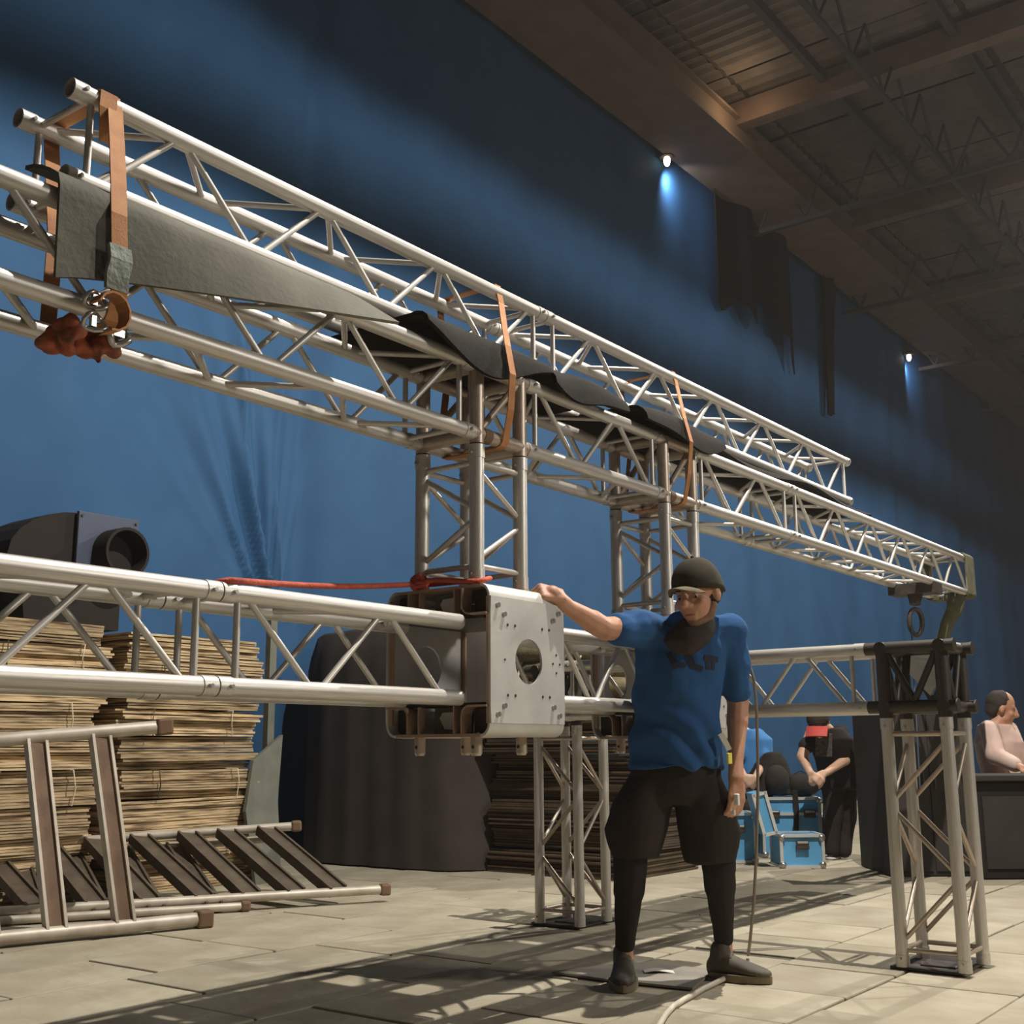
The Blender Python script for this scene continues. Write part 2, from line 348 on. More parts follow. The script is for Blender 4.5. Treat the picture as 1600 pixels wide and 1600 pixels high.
# ------------------------------------------------------------------ truss kit
S = .24; RC = .025; RB = .0095
def hollow(n=18, ri=.86):
    m = MB(); ring = [(math.cos(2 * PI * i / n), math.sin(2 * PI * i / n)) for i in range(n)]
    m.add([(x, y, 0) for x, y in ring] + [(x, y, 1) for x, y in ring], [(i, (i + 1) % n, n + (i + 1) % n, n + i) for i in range(n)], True)
    m.add([(x * ri, y * ri, 0) for x, y in ring] + [(x * ri, y * ri, 1) for x, y in ring], [(i, n + i, n + (i + 1) % n, (i + 1) % n) for i in range(n)], True)
    for z in (0, 1):
        m.add([(x, y, z) for x, y in ring] + [(x * ri, y * ri, z) for x, y in ring], [((i, n + i, n + (i + 1) % n, (i + 1) % n) if z else (i, (i + 1) % n, n + (i + 1) % n, n + i)) for i in range(n)])
    return m
def rod(n=10): return MB().tube((0, 0, 0), (0, 0, 1), 1, n=n)
KIT = {}
def kit(kind, m):
    k = (kind, m)
    if k not in KIT:
        me = {'hollow': hollow, 'rod': rod, 'solid': lambda: rod(18)}[kind]().mesh(kind); me.materials.append(M[m]); KIT[k] = me
    return KIT[k]
def bar(name, parent, p, q, r, m='alu', kind='rod'):
    p = Vector(p); q = Vector(q); d = q - p
    return inst(name, kit(kind, m), parent, p, d.to_track_quat('Z', 'Y'), (r, r, d.length))
def truss(origin, ex, ey, ez, L, label, name='truss_section', group=None, phase=0, ends=(True, True), m='alu', mb=None, margin=.075, pitch=.26, sock=(True, True), faces=(0, 1, 2, 3), rb=RB):
    """box truss: chords along ex from origin, cross-section S x S along ey and ez"""
    ex, ey, ez = Vector(ex), Vector(ey), Vector(ez); mb = mb or m
    r = thing(name, origin, label, 'truss', group)
    r.rotation_mode = 'QUATERNION'; r.rotation_quaternion = Matrix((ex, ey, ez)).transposed().to_quaternion()
    cs = [(0, 0), (S, 0), (S, S), (0, S)]                       # near-bottom, far-bottom, far-top, near-top
    for y, z in cs: bar('chord', r, (0, y, z), (L, y, z), RC, m, 'hollow')
    for k, on in enumerate(sock):
        if not on: continue
        for y, z in cs:
            x0 = 0 if k == 0 else L - .045; bar('coupler', r, (x0, y, z), (x0 + .045, y, z), RC + .0022, m, 'hollow')
            xx = .03 if k == 0 else L - .03
            bar('coupler_pin', r, (xx, y - RC - .012, z), (xx, y + RC + .012, z), .0055, 'chrome')
    a, bnd = margin, L - margin; n = max(1, round((bnd - a) / pitch)); g = .012
    for f in faces:
        (y0, z0), (y1, z1) = cs[f], cs[(f + 1) % 4]
        if ends[0]: bar('end_bar', r, (a - g, y0, z0), (a - g, y1, z1), rb, mb)
        if ends[1]: bar('end_bar', r, (bnd + g, y0, z0), (bnd + g, y1, z1), rb, mb)
        for i in range(n):
            xa, xb = lerp(a, bnd, i / n) + g, lerp(a, bnd, (i + 1) / n) - g
            k = (i + phase + (f in (1, 2))) % 2
            p, q = ((xa, y0, z0), (xb, y1, z1)) if k == 0 else ((xa, y1, z1), (xb, y0, z0))
            bar('brace', r, p, q, rb, mb)
    return r
X, Yv, Zv = (1, 0, 0), (0, 1, 0), (0, 0, 1)
NV = 2.419; ZL = 1.022; ZB = 1.902; U1, U2 = 3.002, 4.250
# faces: 0 bottom (near->far), 1 far side, 2 top, 3 near side (top->bottom)
truss((.45, NV, ZL), X, Yv, Zv, 1.945 - .45, 'lower horizontal aluminium truss leaving the frame at the left', phase=0)
truss((1.950, NV, ZL), X, Yv, Zv, .965, 'lower aluminium truss between the left coupling and the near sleeve block', phase=0, sock=(True, False), ends=(True, False), pitch=.235)
truss((3.385, NV, ZL), X, Yv, Zv, .80, 'lower aluminium truss between the two sleeve blocks behind the man', phase=0, sock=(False, False), ends=(True, True))
truss((.40, NV, ZB), X, Yv, Zv, U1 - .03 - .40, 'long upper beam truss section from the left edge to the nearer tower', phase=1)
truss((U1 + S + .03, NV, ZB), X, Yv, Zv, U2 - U1 - S - .06, 'upper beam truss section between the two vertical towers', phase=0)
truss((U2 + S + .03, NV, ZB), X, Yv, Zv, 5.51 - U2 - S - .03, 'short upper beam truss section right of the farther tower', phase=0)
truss((5.515, NV, ZB), X, Yv, Zv, 8.50 - 5.515, 'far end section of the upper beam truss above the dark corner block', phase=0)
T3V, T3Z = 2.563, 2.289
truss((1.523, T3V, T3Z), X, Yv, Zv, 3.590 - 1.523, 'topmost truss strapped on the beam, left section with open pipe ends', phase=1)
truss((3.595, T3V, T3Z), X, Yv, Zv, 6.70 - 3.595, 'topmost truss strapped on the beam, right section reaching beyond the straps', phase=1)
# towers
truss((U1, NV, 1.395), Zv, X, Yv, 1.862 - 1.395, 'short vertical truss tower standing on the near sleeve block', phase=0, pitch=.2, margin=.07)
truss((U2, NV, 1.395), Zv, X, Yv, 1.862 - 1.395, 'short vertical truss tower behind the man in the cap', phase=0, pitch=.2, margin=.07)
# corner boxes of the beam
def box_corner(u, label):
    r = thing('corner_box', (u + S / 2, NV + S / 2, ZB - .04), label, 'truss')
    L0 = Vector(r.location); m = 'alu_brown'
    def B(p, q, rr=RC, n='tube', mm=m, k='hollow'): bar(n, r, Vector(p) - L0, Vector(q) - L0, rr, mm, k)
    for du in (0, S):
        for dv in (0, S): B((u + du, NV + dv, ZB - .035), (u + du, NV + dv, ZB + S + .01), n='post')
    for z in (ZB, ZB + S):
        for dv in (0, S): B((u - .03, NV + dv, z), (u + S + .03, NV + dv, z))
        for du in (0, S): B((u + du, NV - .0, z), (u + du, NV + S, z))
    for dv in (0, S):
        B((u + .02, NV + dv, ZB + .02), (u + S - .02, NV + dv, ZB + S - .02), .013, 'brace', m, 'rod')
    B((u + .02, NV, ZB + .0), (u + S - .02, NV + S, ZB), .013, 'brace', m, 'rod'); B((u, NV + .02, ZB + S), (u + S, NV + S - .02, ZB + S), .013, 'brace', m, 'rod')
    for dv in (0, S): B((u + S + .01, NV + dv, ZB), (u + S + .055, NV + dv, ZB), .020, 'clamp', 'cap_end', 'solid')
    B((u + .02, NV - .0, ZB), (u + .06, NV - .0, ZB), .027, 'clamp', 'cap_end', 'solid')
box_corner(U1, 'tubular corner box where the nearer tower meets the beam')
box_corner(U2, 'tubular corner box where the farther tower meets the beam')
# cross truss and legs
UR, VR, UL, VL = 4.867, 1.5215, 5.03, 3.407
truss((UR + S, VR + S + .07, ZL), Yv, (-1, 0, 0), Zv, .80, 'horizontal truss running from the dark corner block behind the man', phase=1, sock=(True, False))
truss((UR + S, 2.82, ZL), Yv, (-1, 0, 0), Zv, VL - 2.82 - .05, 'cross truss running back behind the farther sleeve block', phase=0, sock=(False, True), margin=.05)
truss((UR, VR, .012), Zv, X, Yv, ZL - .045 - .012, 'truss leg standing on the floor at right under the dark corner block', name='truss_stand', phase=0, m='alu', mb='alu_brown')
truss((UL, VL, .012), Zv, X, Yv, ZL - .045 - .012, 'slender truss leg standing behind the man, left of his legs', name='truss_stand', phase=1, m='alu', mb='alu_brown')
for (u, v, lab) in ((UR, VR, 'thin dark steel base plate under the right truss leg'), (UL, VL, 'thin dark steel base plate under the rear truss leg')):
    b = MB(); b.bbox((u + S / 2 + .06, v + S / 2 + .03, .006), (S + .14, S + .04, .012), .003); b.bbox((u + S / 2, v + S / 2, .010), (.14, .14, .02), .004); tag(b.build('base_plate', M['black_steel']), lab, 'plate')
def dark_corner(u, v, label):
    r = thing('corner_block', (u + S / 2, v + S / 2, ZL - .04), label, 'truss'); L0 = Vector(r.location); m = 'black_steel'
    def B(n, p, q, rr=.026, k='solid', mm=m): bar(n, r, Vector(p) - L0, Vector(q) - L0, rr, mm, k)
    for du in (0, S):
        for dv in (0, S): B('post', (u + du, v + dv, ZL - .045), (u + du, v + dv, ZL + S + .02), .028)
    for z in (ZL, ZL + S):
        for du in (0, S): B('tube', (u + du, v - .05, z), (u + du, v + S + .07, z))
        for dv in (0, S): B('tube', (u - .03, v + dv, z), (u + S + .07, v + dv, z))
    for du in (0, S):
        B('brace', (u + du, v + .02, ZL + S - .02), (u + du, v + S / 2, ZL + .02), .014); B('brace', (u + du, v + S - .02, ZL + S - .02), (u + du, v + S / 2, ZL + .02), .014)
    for dv in (0, S):
        B('brace', (u + .02, v + dv, ZL + S - .02), (u + S / 2, v + dv, ZL + .02), .014); B('brace', (u + S - .02, v + dv, ZL + S - .02), (u + S / 2, v + dv, ZL + .02), .014)
    g = MB(); g.prism([(v + .05, ZL + S - .02), (v + S - .05, ZL + S - .02), (v + S - .04, ZL + S - .10), (v + S / 2, ZL + .05), (v + .05, ZL + S - .08)], 0, u + S - .04, u + S - .03)
    g.build('gusset_plate', M['alu_plate'], r)
    for du in (0, S):
        for z in (ZL, ZL + S): B('end_cap', (u + du, v - .056, z), (u + du, v - .048, z), .028, 'solid', 'black_steel')
    return r
dark_corner(UR, VR, 'dark brown steel corner block on top of the right truss leg')
dark_corner(UL, VL, 'dark corner block on top of the rear truss leg, mostly hidden')
# ------------------------------------------------------------------ sleeve blocks
def plate_hole(m, c, W, H, R, t, axis=1, n=40):
    """plate in the plane normal to Y with a round hole; c = centre"""
    out = []; inn = []
    for i in range(n):
        a = 2 * PI * i / n + PI / 4; ca, sa = math.cos(a), math.sin(a); k = min(W / 2 / max(abs(ca), 1e-6), H / 2 / max(abs(sa), 1e-6))
        out.append((ca * k, sa * k)); inn.append((ca * R, sa * R))
    P = lambda q, y: (c[0] + q[0], c[1] + y, c[2] + q[1])
    for y, flip in ((-t / 2, False), (t / 2, True)):
        fs = [(i, (i + 1) % n, n + (i + 1) % n, n + i) for i in range(n)]
        m.add([P(q, y) for q in out] + [P(q, y) for q in inn], [f[::-1] for f in fs] if flip else fs)
    m.add([P(q, -t / 2) for q in inn] + [P(q, t / 2) for q in inn], [(i, (i + 1) % n, n + (i + 1) % n, n + i) for i in range(n)], True)
    m.add([P(q, -t / 2) for q in out] + [P(q, t / 2) for q in out], [(i, n + i, n + (i + 1) % n, (i + 1) % n) for i in range(n)])
def sleeve(uc, label):
    HU, HV, Z0, Z1 = .203, .22, .90, 1.385; vc = 2.54; t = .008; zc = (Z0 + Z1) / 2
    r = thing('sleeve_block', (uc, vc, Z0), label, 'sleeve block')
    for sgn, nm in ((-1, 'front_plate'), (1, 'back_plate')):
        vy = vc + sgn * HV; m = MB(); plate_hole(m, (uc, vy, zc), 2 * HU, .40, .074, t)
        for top in (1, -1):                        # bent flange curling in to the top or bottom plate
            def fl_(s, q, top=top):
                a = s * PI / 2 * .92; R = .043
                return Vector((uc + (q - .5) * 2 * HU, vy - sgn * R * (1 - math.cos(a)), zc + top * (.20 + R * math.sin(a))))
            m.grid(fl_, 6, 1, t * (1 if top * sgn > 0 else -1))
        pl = m.build(nm, M['alu_plate'], r)
        if sgn == -1:
            for bx in (-1, 1):
                for bz in (-1, 1):
                    for (dx, dz, big) in ((.168, .172, 1), (.135, .145, 1), (.115, .112, 0), (.075, .112, 0)):
                        q = Vector((uc + bx * dx, vy - t / 2, zc + bz * dz))
                        k = MB(); k.tube(q + Vector((0, .002, 0)), q - Vector((0, .008 if big else .0015, 0)), .0085 if big else .005, n=8); k.build('bolt' if big else 'bolt_hole', M['chrome' if big else 'black_steel'], pl)
            for (dx, dz) in ((-.13, 0), (.155, .03), (.135, .0), (.175, .0), (.155, -.03)):
                q = Vector((uc + dx, vy - t / 2, zc + dz)); k = MB(); k.tube(q + Vector((0, .002, 0)), q - Vector((0, .0015, 0)), .0042, n=8); k.build('bolt_hole', M['black_steel'], pl)
    for z, nm in ((Z0 + .006, 'bottom_plate'), (Z1 - .006, 'top_plate')):
        m = MB(); m.box((uc, vc, z), (2 * HU - .01, 2 * HV - .07, .010)); m.build(nm, M['copper'], r)
    for sgn in (-1, 1):                            # end frames left and right
        ux = uc + sgn * (HU - .012)
        for tv in (-1, 1):
            for tz in (-1, 1):                     # rounded corner brackets
                pts = []; zo = Z0 + .012 if tz < 0 else Z1 - .012; v_in = vc + tv * .115; zin = zo + tz * -.085
                pts = [(ux, v_in, zo)]
                pts += [(ux, v_in, zin + tz * .03)]
                for k in range(1, 6):
                    a = k / 5 * PI / 2; pts.append((ux, v_in + tv * .03 * (1 - math.cos(a)), zin + tz * .03 * (1 - math.sin(a))))
                pts.append((ux, vc + tv * (HV - .006), zin))
                m = MB(); m.ribbon(pts, X, .05, .006); m.build('corner_bracket', M['copper'], r)
                bx = MB(); bx.box((ux - sgn * .045, vc + tv * .165, zo - tz * .042), (.02, .088, .078)); bx.build('roller_housing', M['black_steel'], r)
            for zz in (Z0 + .055, Z1 - .055):
                m = MB(); m.box((ux, vc + tv * .075, zz), (.03, .005, .085)); m.build('rib', M['copper'], r)
            m = MB(); m.box((ux, vc + tv * (HV - .012), zc), (.01, .016, .40)); m.build('side_post', M['copper'], r)
        for z in (Z0 + .055, Z1 - .055):
            m = MB(); m.box((ux - sgn * .07, vc, z), (.008, .146, .085)); m.build('web_plate', M['grey_green'], r)
            k = MB(); d_ = [(vc - .045, z - .012), (vc - .02, z - .03), (vc + .025, z - .028), (vc + .048, z + .008), (vc + .035, z + .026), (vc - .03, z + .028)]
            k.prism(d_, 0, ux - sgn * .067, ux - sgn * .060); k.build('web_insert', M['alu_plate'], r)
    for zz in (Z0 + .105, Z1 - .105):
        m = MB(); m.box((uc, vc, zz), (2 * HU - .04, .36, .008)); m.build('inner_shelf', M['black_steel'], r)
    for du in (-.12, .12):
        for dv in (-.12, .12):
            q = Vector((uc - .025 + du, vc + dv, 0)); k = MB(); k.tube(q + Vector((0, 0, Z0 + .004)), q + Vector((0, 0, Z0 - .05)), .0185, n=14); k.tube(q + Vector((0, 0, Z0 - .05)), q + Vector((0, 0, Z0 - .058)), .0185, .014, n=14)
            sp = k.build('spigot', M['alu_brown'], r); h = MB(); h.tube(q + Vector((-.0187, 0, Z0 - .03)), q + Vector((-.0195, 0, Z0 - .03)), .006, n=8); h.build('pin_hole', M['black_steel'], sp)
            k = MB(); k.tube(q + Vector((0, 0, Z1 - .002)), q + Vector((0, 0, Z1 + .014)), .03, n=14); k.build('socket', M['alu_brown'], r)
    return r
sleeve(3.147, 'square aluminium sleeve block with a round hole in its plate under the fist')
sleeve(4.395, 'farther aluminium sleeve block hidden behind the man')
# ------------------------------------------------------------------ rubber sheets between beam and top truss
b = MB()
def mat1(s, t):
    u = lerp(1.405, lerp(2.37, 2.475, t), s); zb = lerp(1.925, 2.105, s ** .8)
    if t < .3: k = t / .3; return Vector((u, lerp(2.535, 2.385, k), lerp(2.245, 2.178, k ** 1.6)))
    k = (t - .3) / .7; return Vector((u, lerp(2.385, lerp(2.375, 2.295, s ** 1.5), k), lerp(2.178, zb, k)))
b.grid(mat1, 24, 14, .010); tag(b.build('rubber_sheet', M['rubber_dusty']), 'wide dusty dark rubber sheet hanging over the left of the beam under the first strap', 'mat')
def lip_mat(u0, u1, label, drop=.06, out=2.36, back=2.86, wob=1.0, mm='rubber'):
    m = MB()
    def fn(s, t):
        u = lerp(u0, u1, s); sag = .022 * math.sin(s * PI * 1.5 + u * 3) * wob
        if t < .72: v = lerp(back, out + .06, t / .72); z = 2.212 + .02 * math.sin(s * PI)
        else:
            k = (t - .72) / .28; v = lerp(out + .06, out, math.sin(k * PI / 2)); z = 2.212 + .02 * math.sin(s * PI) - drop * (1 - math.cos(k * PI / 2)) * (.5 + .8 * math.sin(s * PI)) + sag * k
        return Vector((u, v, z))
    m.grid(fn, 24, 14, .014); tag(m.build('rubber_mat', M[mm]), label, 'mat', 'rubber mats between beam and top truss')
lip_mat(2.66, 3.34, 'black rubber mat bulging over the beam beside the second strap', .10, 2.35)
lip_mat(3.36, 3.86, 'black rubber mat on the beam just right of the second strap', .09, 2.35)
lip_mat(3.98, 4.66, 'black rubber mat on the beam left of the third strap', .09, 2.34)
lip_mat(4.70, 6.78, 'long thin black rubber mat under the far end of the topmost truss', .02, 2.47, mm='rubber')
# ------------------------------------------------------------------ lashing straps
def strap(front, label, wd=.034):
    """front: points of the visible run as (pixel x, pixel y, depth plane)"""
    z1, z0 = T3Z + S + RC + .003, ZB - RC - .003; vf = T3V + S + RC + .003; bf = NV + S + RC + .003
    F = [onv(*p) for p in front]; ut, ub = F[0].x, F[-1].x
    r = thing('lashing_strap', ((ut + ub) / 2, NV, z0), label, 'strap', 'orange lashing straps')
    pts = [(ut, T3V - .012, z1 - .002)] + F + [(ub, NV - .018, z0 + .006), (ub, NV, z0), (ub, NV + S, z0), (ub, bf, ZB), (lerp(ut, ub, .4), bf + .05, 2.2), (ut, vf, T3Z + S), (ut, vf - .01, z1 - .006), (ut, T3V + S, z1), (ut, T3V, z1)]
    b = MB(); b.ribbon(pts, X, wd, .004, closed=True); b.build('webbing', M['strap'], r)
    return r
s1 = strap([(180, 172, 2.534), (183, 230, 2.47), (185, 285, 2.405), (186, 335, 2.362), (187, 430, 2.352), (185, 470, 2.37), (182, 487, 2.39)], 'wide orange lashing strap with grey sleeve round the left end of the stacked trusses', .045)
b = MB(); p = onv(184, 420, 2.335); b.ribbon([p + Vector((0, 0, .055)), p + Vector((.003, -.006, .02)), p + Vector((-.004, -.004, -.02)), p + Vector((.0, 0, -.055))], X, .06, .012); b.build('protective_sleeve', M['tape'], s1)
b = MB(); b.ribbon([(1.625, 2.56, 2.558), (1.62, 2.537, 2.548), (1.615, 2.532, 2.50), (1.625, 2.54, 2.45), (1.64, 2.56, 2.42)], X, .05, .005); b.build('strap_wrap', M['strap'], s1)
for k, (px, py) in enumerate(((150, 470), (148, 503))):
    p = onv(px, py, 2.35); b = MB(); b.path([p + Vector((.028 * math.cos(a), .01 * math.sin(a * 2), .02 * math.sin(a))) for a in [i * 2 * PI / 12 for i in range(12)]], .006, 8, True); b.box(p + Vector((-.005, .0, 0)), (.012, .012, .026)); b.build('ratchet_buckle', M['chrome'], s1)
p = onv(196, 500, 2.34); b = MB(); b.ribbon([p + Vector((-.05 + .0 * i + .042 * math.cos(i * .5 - 1.7), -.01, .046 * math.sin(i * .5 - 1.7))) for i in range(10)], (0, 1, 0), .045, .005); b.build('strap_tail', M['strap'], s1)
strap([(783, 474, 2.534), (788, 510, 2.44), (793, 540, 2.345), (801, 585, 2.315), (798, 640, 2.335), (790, 690, 2.39)], 'orange lashing strap hanging slack in front of the nearer tower')
strap([(1058, 604, 2.534), (1064, 630, 2.44), (1070, 655, 2.34), (1080, 690, 2.305), (1077, 740, 2.33), (1070, 783, 2.39)], 'pale orange lashing strap beside the farther tower', .030)
rp = onv(122, 533, 2.50)
b = MB(); q = rp + Vector((.06, -.07, .02)); b.path([q + Vector((.03 * math.cos(a), .012 * math.sin(3 * a), .026 * math.sin(a))) for a in [i * PI / 6 for i in range(12)]], .009, 8, True); b.box(q, (.03, .02, .018)); tag(b.build('shackle', M['chrome']), 'chrome shackle beside the red rag under the beam', 'shackle')
# ------------------------------------------------------------------ red rope
b = MB(); r0 = Vector((1.97, 2.40, 1.292)); kn = Vector((2.975, 2.64, 1.41)); kn2 = Vector((2.99, 2.375, 1.40))
pts = [r0 + Vector((-.02, .03, -.005))] + [r0.lerp(kn, i / 12) + Vector((0, 0, -.012 * math.sin(i / 12 * PI))) for i in range(13)] + [kn.lerp(kn2, i / 5) + Vector((-.03, 0, .006 * math.sin(i))) for i in range(1, 6)] + [Vector((3.03, 2.385, 1.412)), Vector((3.04, 2.42, 1.412)), Vector((3.01, 2.62, 1.41)), kn + Vector((.02, .01, .0))]
rr = thing('red_rope', r0, 'taut red rope tied from the lower truss to the nearer tower foot', 'rope')
b.path(pts, .0085, 8); b.build('rope_line', M['red'], rr)
b = MB()
for k in range(5):
    c = kn + Vector((-.012, -.006, .0)); b.path([c + Matrix.Rotation(k * .7, 3, 'Z') @ Matrix.Rotation(k * 1.1, 3, 'X') @ Vector((.026 * math.cos(a), .008 * math.sin(2 * a), .026 * math.sin(a))) for a in [i * PI / 6 for i in range(12)]], .008, 7, True)
b.build('knot', M['red'], rr)
# ------------------------------------------------------------------ beam end rigging
pe = Vector((8.44, 2.54, 1.86))
r = thing('wrapped_strap', pe, 'olive strap wrapped round the far end of the upper beam', 'strap')
for u in (8.36, 8.42, 8.48):
    z1, z0, vn, vf = ZB + S + .032, ZB - .032, NV - .032, NV + S + .032
    b = MB(); b.ribbon([(u, vn, z0 + .02), (u, vn + .02, z0), (u + .03, vf - .02, z0), (u, vf, z0 + .02), (u, vf, z1 - .02), (u, vf - .02, z1), (u, vn + .02, z1), (u, vn, z1 - .02)], X, .05, .006, True); b.build('strap_turn', M['green_strap'], r)
b = MB()
for dv in (0, S):
    for dz in (0, S): b.ball((8.5, NV + dv, ZB + dz), .034)
b.build('end_padding', M['green_strap'], r)
pa = onv(1430, 926, 2.54)
r = thing('hoist_hook', pa, 'dark rope eye hanging from the beam end left of the thick sling', 'rope')
b = MB(); b.box(pa + Vector((0, 0, .02)), (.16, .3, .07)); b.build('clamp', M['black_steel'], r)
c1 = onv(1430, 960, 2.54); b = MB(); b.path([pa + Vector((0, 0, .02)), pa.lerp(c1, .55)], [.06, .035], 8); b.build('shank', M['black_steel'], r); b = MB(); b.path([c1 + RT * (.042 * math.sin(a)) + Vector((0, 0, -.05 + .085 * math.cos(a))) for a in [i * PI / 9 for i in range(18)]], .016, 8, True); b.build('eye_ring', M['black_steel'], r)
b = MB(); c2 = onv(1421, 1003, 2.54); b.path([c1 + Vector((0, 0, -.13)), c1.lerp(c2, .6), c2 + Vector((0, 0, -.9))], .006, 6); b.build('thin_line', M['blower_plate'], r)
b = MB(); b.path([Vector((8.33, 2.5, 1.885)), at(1494, 936, 8.1), at(1492, 952, 8.08), at(1480, 975, 8.08), at(1471, 1003, 8.08), at(1464, 1040, 8.08)], [.06, .06, .055, .045, .04, .035], 10); tag(b.build('sling', M['green_strap']), 'thick dark sling hanging from the beam end behind the dark corner block', 'sling')
# ------------------------------------------------------------------ cardboard stacks
random.seed(21)
ORD = ['topmost', 'second', 'third', 'fourth', 'fifth', 'sixth', 'seventh', 'eighth', 'ninth', 'tenth']
def bundle(c, L, D, H, label, group, m='card', tie=True, rz=0.0):
    n = max(5, round(H / .0165)); r = thing('cardboard_bundle', c, label, 'cardboard', group)
    rot = Matrix.Rotation(rz, 3, 'Z'); b = MB(); z = 0; sag = random.uniform(-.012, .012)
    grp = 0; jx = jy = 0
    for i in range(n):
        if i % 3 == 0: jx, jy = random.uniform(-.028, .028), random.uniform(-.03, .03)
        t = H / n * random.uniform(.72, .98)
        p = Vector((jx + random.uniform(-.008, .008), jy + random.uniform(-.008, .008), z + t / 2)); tilt = Matrix.Rotation(random.uniform(-.006, .006) + sag * .6, 3, 'Y')
        b.box(Vector(c) + rot @ p, (L + random.uniform(-.03, .03), D, t), rot @ tilt); z += H / n
    b.build('card_sheets', M[m], r)
    if tie:
        for k in (-.28, .25):
            q = Vector((k * L + random.uniform(-.05, .05), 0, 0)); t = MB(); y = D / 2 + .045
            t.path([Vector(c) + rot @ (q + Vector((0, -y, .0))), Vector(c) + rot @ (q + Vector((random.uniform(-.02, .02), -y - .004, H / 2))), Vector(c) + rot @ (q + Vector((0, -y, H + .002))), Vector(c) + rot @ (q + Vector((0, y, H + .002)))], .004, 6); t.build('twine', M['twine'] if k > 0 else M['card_shaded'], r)
def column(x0, x1, v, D, heights, where, group, m='card', dv=.03):
    z = 0; n = len(heights)
    for i, h in enumerate(heights):
        cx = (x0 + x1) / 2 + random.uniform(-.035, .035); L = (x1 - x0) * random.uniform(.92, 1.02)
        bundle((cx, v + D / 2 + random.uniform(-dv, dv), z), L, D, h - .006, '%s bundle of flattened cardboard in the %s' % (ORD[n - 1 - i].capitalize(), where), group, m, tie=(i % 2 == 1), rz=random.uniform(-.03, .03)); z += h
    return z
SV = 6.45
ua, ub, uc_ = onv(-70, 1150, SV).x, onv(160, 1150, SV).x, onv(178, 1150, SV).x; ud = onv(402, 1150, SV).x
zt1 = column(ua, ub, SV, .95, (.18, .2, .17, .21, .19, .2, .18, .17, .14), 'leftmost stack under the blower', 'cardboard bundles of the left stack')
zt2 = column(uc_, ud, SV - .02, .95, (.2, .17, .2, .18, .21, .17, .19, .16, .13), 'stack left of the green sheet', 'cardboard bundles of the right stack')
# stack coloured as if in shade, and draped pile farther right
column(6.95, 8.0, 4.35, 1.15, (.17, .16, .18, .15, .17, .16, .15), 'dark stack behind the rear truss leg', 'dark cardboard bundles', 'card_shaded')
random.seed(5)
b = MB()
def drape(s, t):
    a = s * 2 * PI; k = 4.0; cx, cv, hu, hv = 7.55, 6.45, .85, .98
    ca, sa = math.cos(a), math.sin(a); rr = (abs(ca) ** k + abs(sa) ** k) ** (-1 / k)
    if t < .3: q = t / .3 * .92; z = 1.80 + .04 * noise.noise((ca * 2 * q, sa * 2 * q, 2))
    else:
        q = .92 + .08 * min(1, (t - .3) / .1); z = 1.80 * (1 - (t - .3) / .7) if t > .36 else 1.80 - .03
    f = 1 + .03 * noise.noise((a * 3, z * .6, 1)) * (t > .3) + .015 * math.sin(a * 22) * (t > .35)
    return Vector((cx + ca * rr * hu * q * f, cv + sa * rr * hv * q * f, max(.01, z)))
b.grid(drape, 72, 24); tag(b.build('draped_pile', M['black']), 'large pile covered by a black cloth between the cardboard stacks', 'cover')
r = thing('canvas_bundle', (7.3, 5.0, 1.14), 'khaki canvas bundle tied with cord, seen through the near sleeve block', 'bundle')
b = MB()
for k in range(3): b.ball((7.35, 4.95 + .02 * k, 1.30 + .12 * k), (.45, .52, .14), None, 18, 10)
b.build('canvas', M['khaki'], r)
for k in (-.25, 0, .25):
    b = MB(); b.path([(6.9 + .02 * k, 4.95 + k, 1.16 + .46 * math.sin(i / 6 * PI) * .9) if False else (7.35 + .46 * math.cos(PI + i / 6 * PI), 4.95 + k, 1.22 + .46 * math.sin(i / 6 * PI)) for i in range(7)], .008, 6); b.build('cord', M['twine'], r)
# grey-green sheet and post beside the stack
r = thing('leaning_sheet', onv(412, 1265, 6.35), 'grey-green sheet of card leaning beside the right cardboard stack', 'sheet')
P_ = [onv(442, 1148, 6.5), onv(396, 1188, 6.4), onv(384, 1268, 6.3), onv(400, 1385, 6.25), onv(440, 1375, 6.3), onv(434, 1250, 6.4)]
b = MB(); n = len(P_); off = Vector((.0, .03, 0)); b.add(P_ + [p + off for p in P_], [tuple(range(n)), tuple(range(n, 2 * n))[::-1]] + [(i, n + i, n + (i + 1) % n, (i + 1) % n) for i in range(n)])
b.build('sheet_panel', M['grey_green'], r)
p0, p1 = onv(424, 955, 6.55), onv(421, 1150, 6.55); p2 = Vector((p1.x, 6.55, 0))
b = MB(); b.box((p0 + p2) / 2, (.06, .05, p0.z - p2.z)); tag(b.build('post', M['grey_green']), 'grey-green upright post between cardboard stack and black draped pile', 'post')
# ------------------------------------------------------------------ blower on the left stack
VB = 6.75; zb_ = zt1
c0, c1 = onv(122, 800, VB), onv(215, 822, VB); wd = c1.x - c0.x; zt = c0.z
r = thing('blower', (c0.x, VB + .3, zb_), 'black centrifugal blower with a square navy flange and round outlet on the cardboard', 'blower')
b = MB(); cx, cz = c0.x + .12, zb_ + .30
poly = [(cx + .25, zb_)]
poly += [(cx + .25, zt - .02), (c0.x, zt)]
for k in range(1, 10):
    a = PI / 2 + k / 9 * PI * .62; rad = (zt - cz) * (1 - .02 * k) + .10 * math.sin(k / 9 * PI); poly.append((c0.x + .02 + rad * math.cos(a) * 1.02, cz + (zt - cz) * math.sin(a)))
poly.append((poly[-1][0] + .02, zb_))
b.prism(poly[::-1], 1, VB + .03, VB + .45); b.build('scroll_housing', M['cabinet_black'], r)
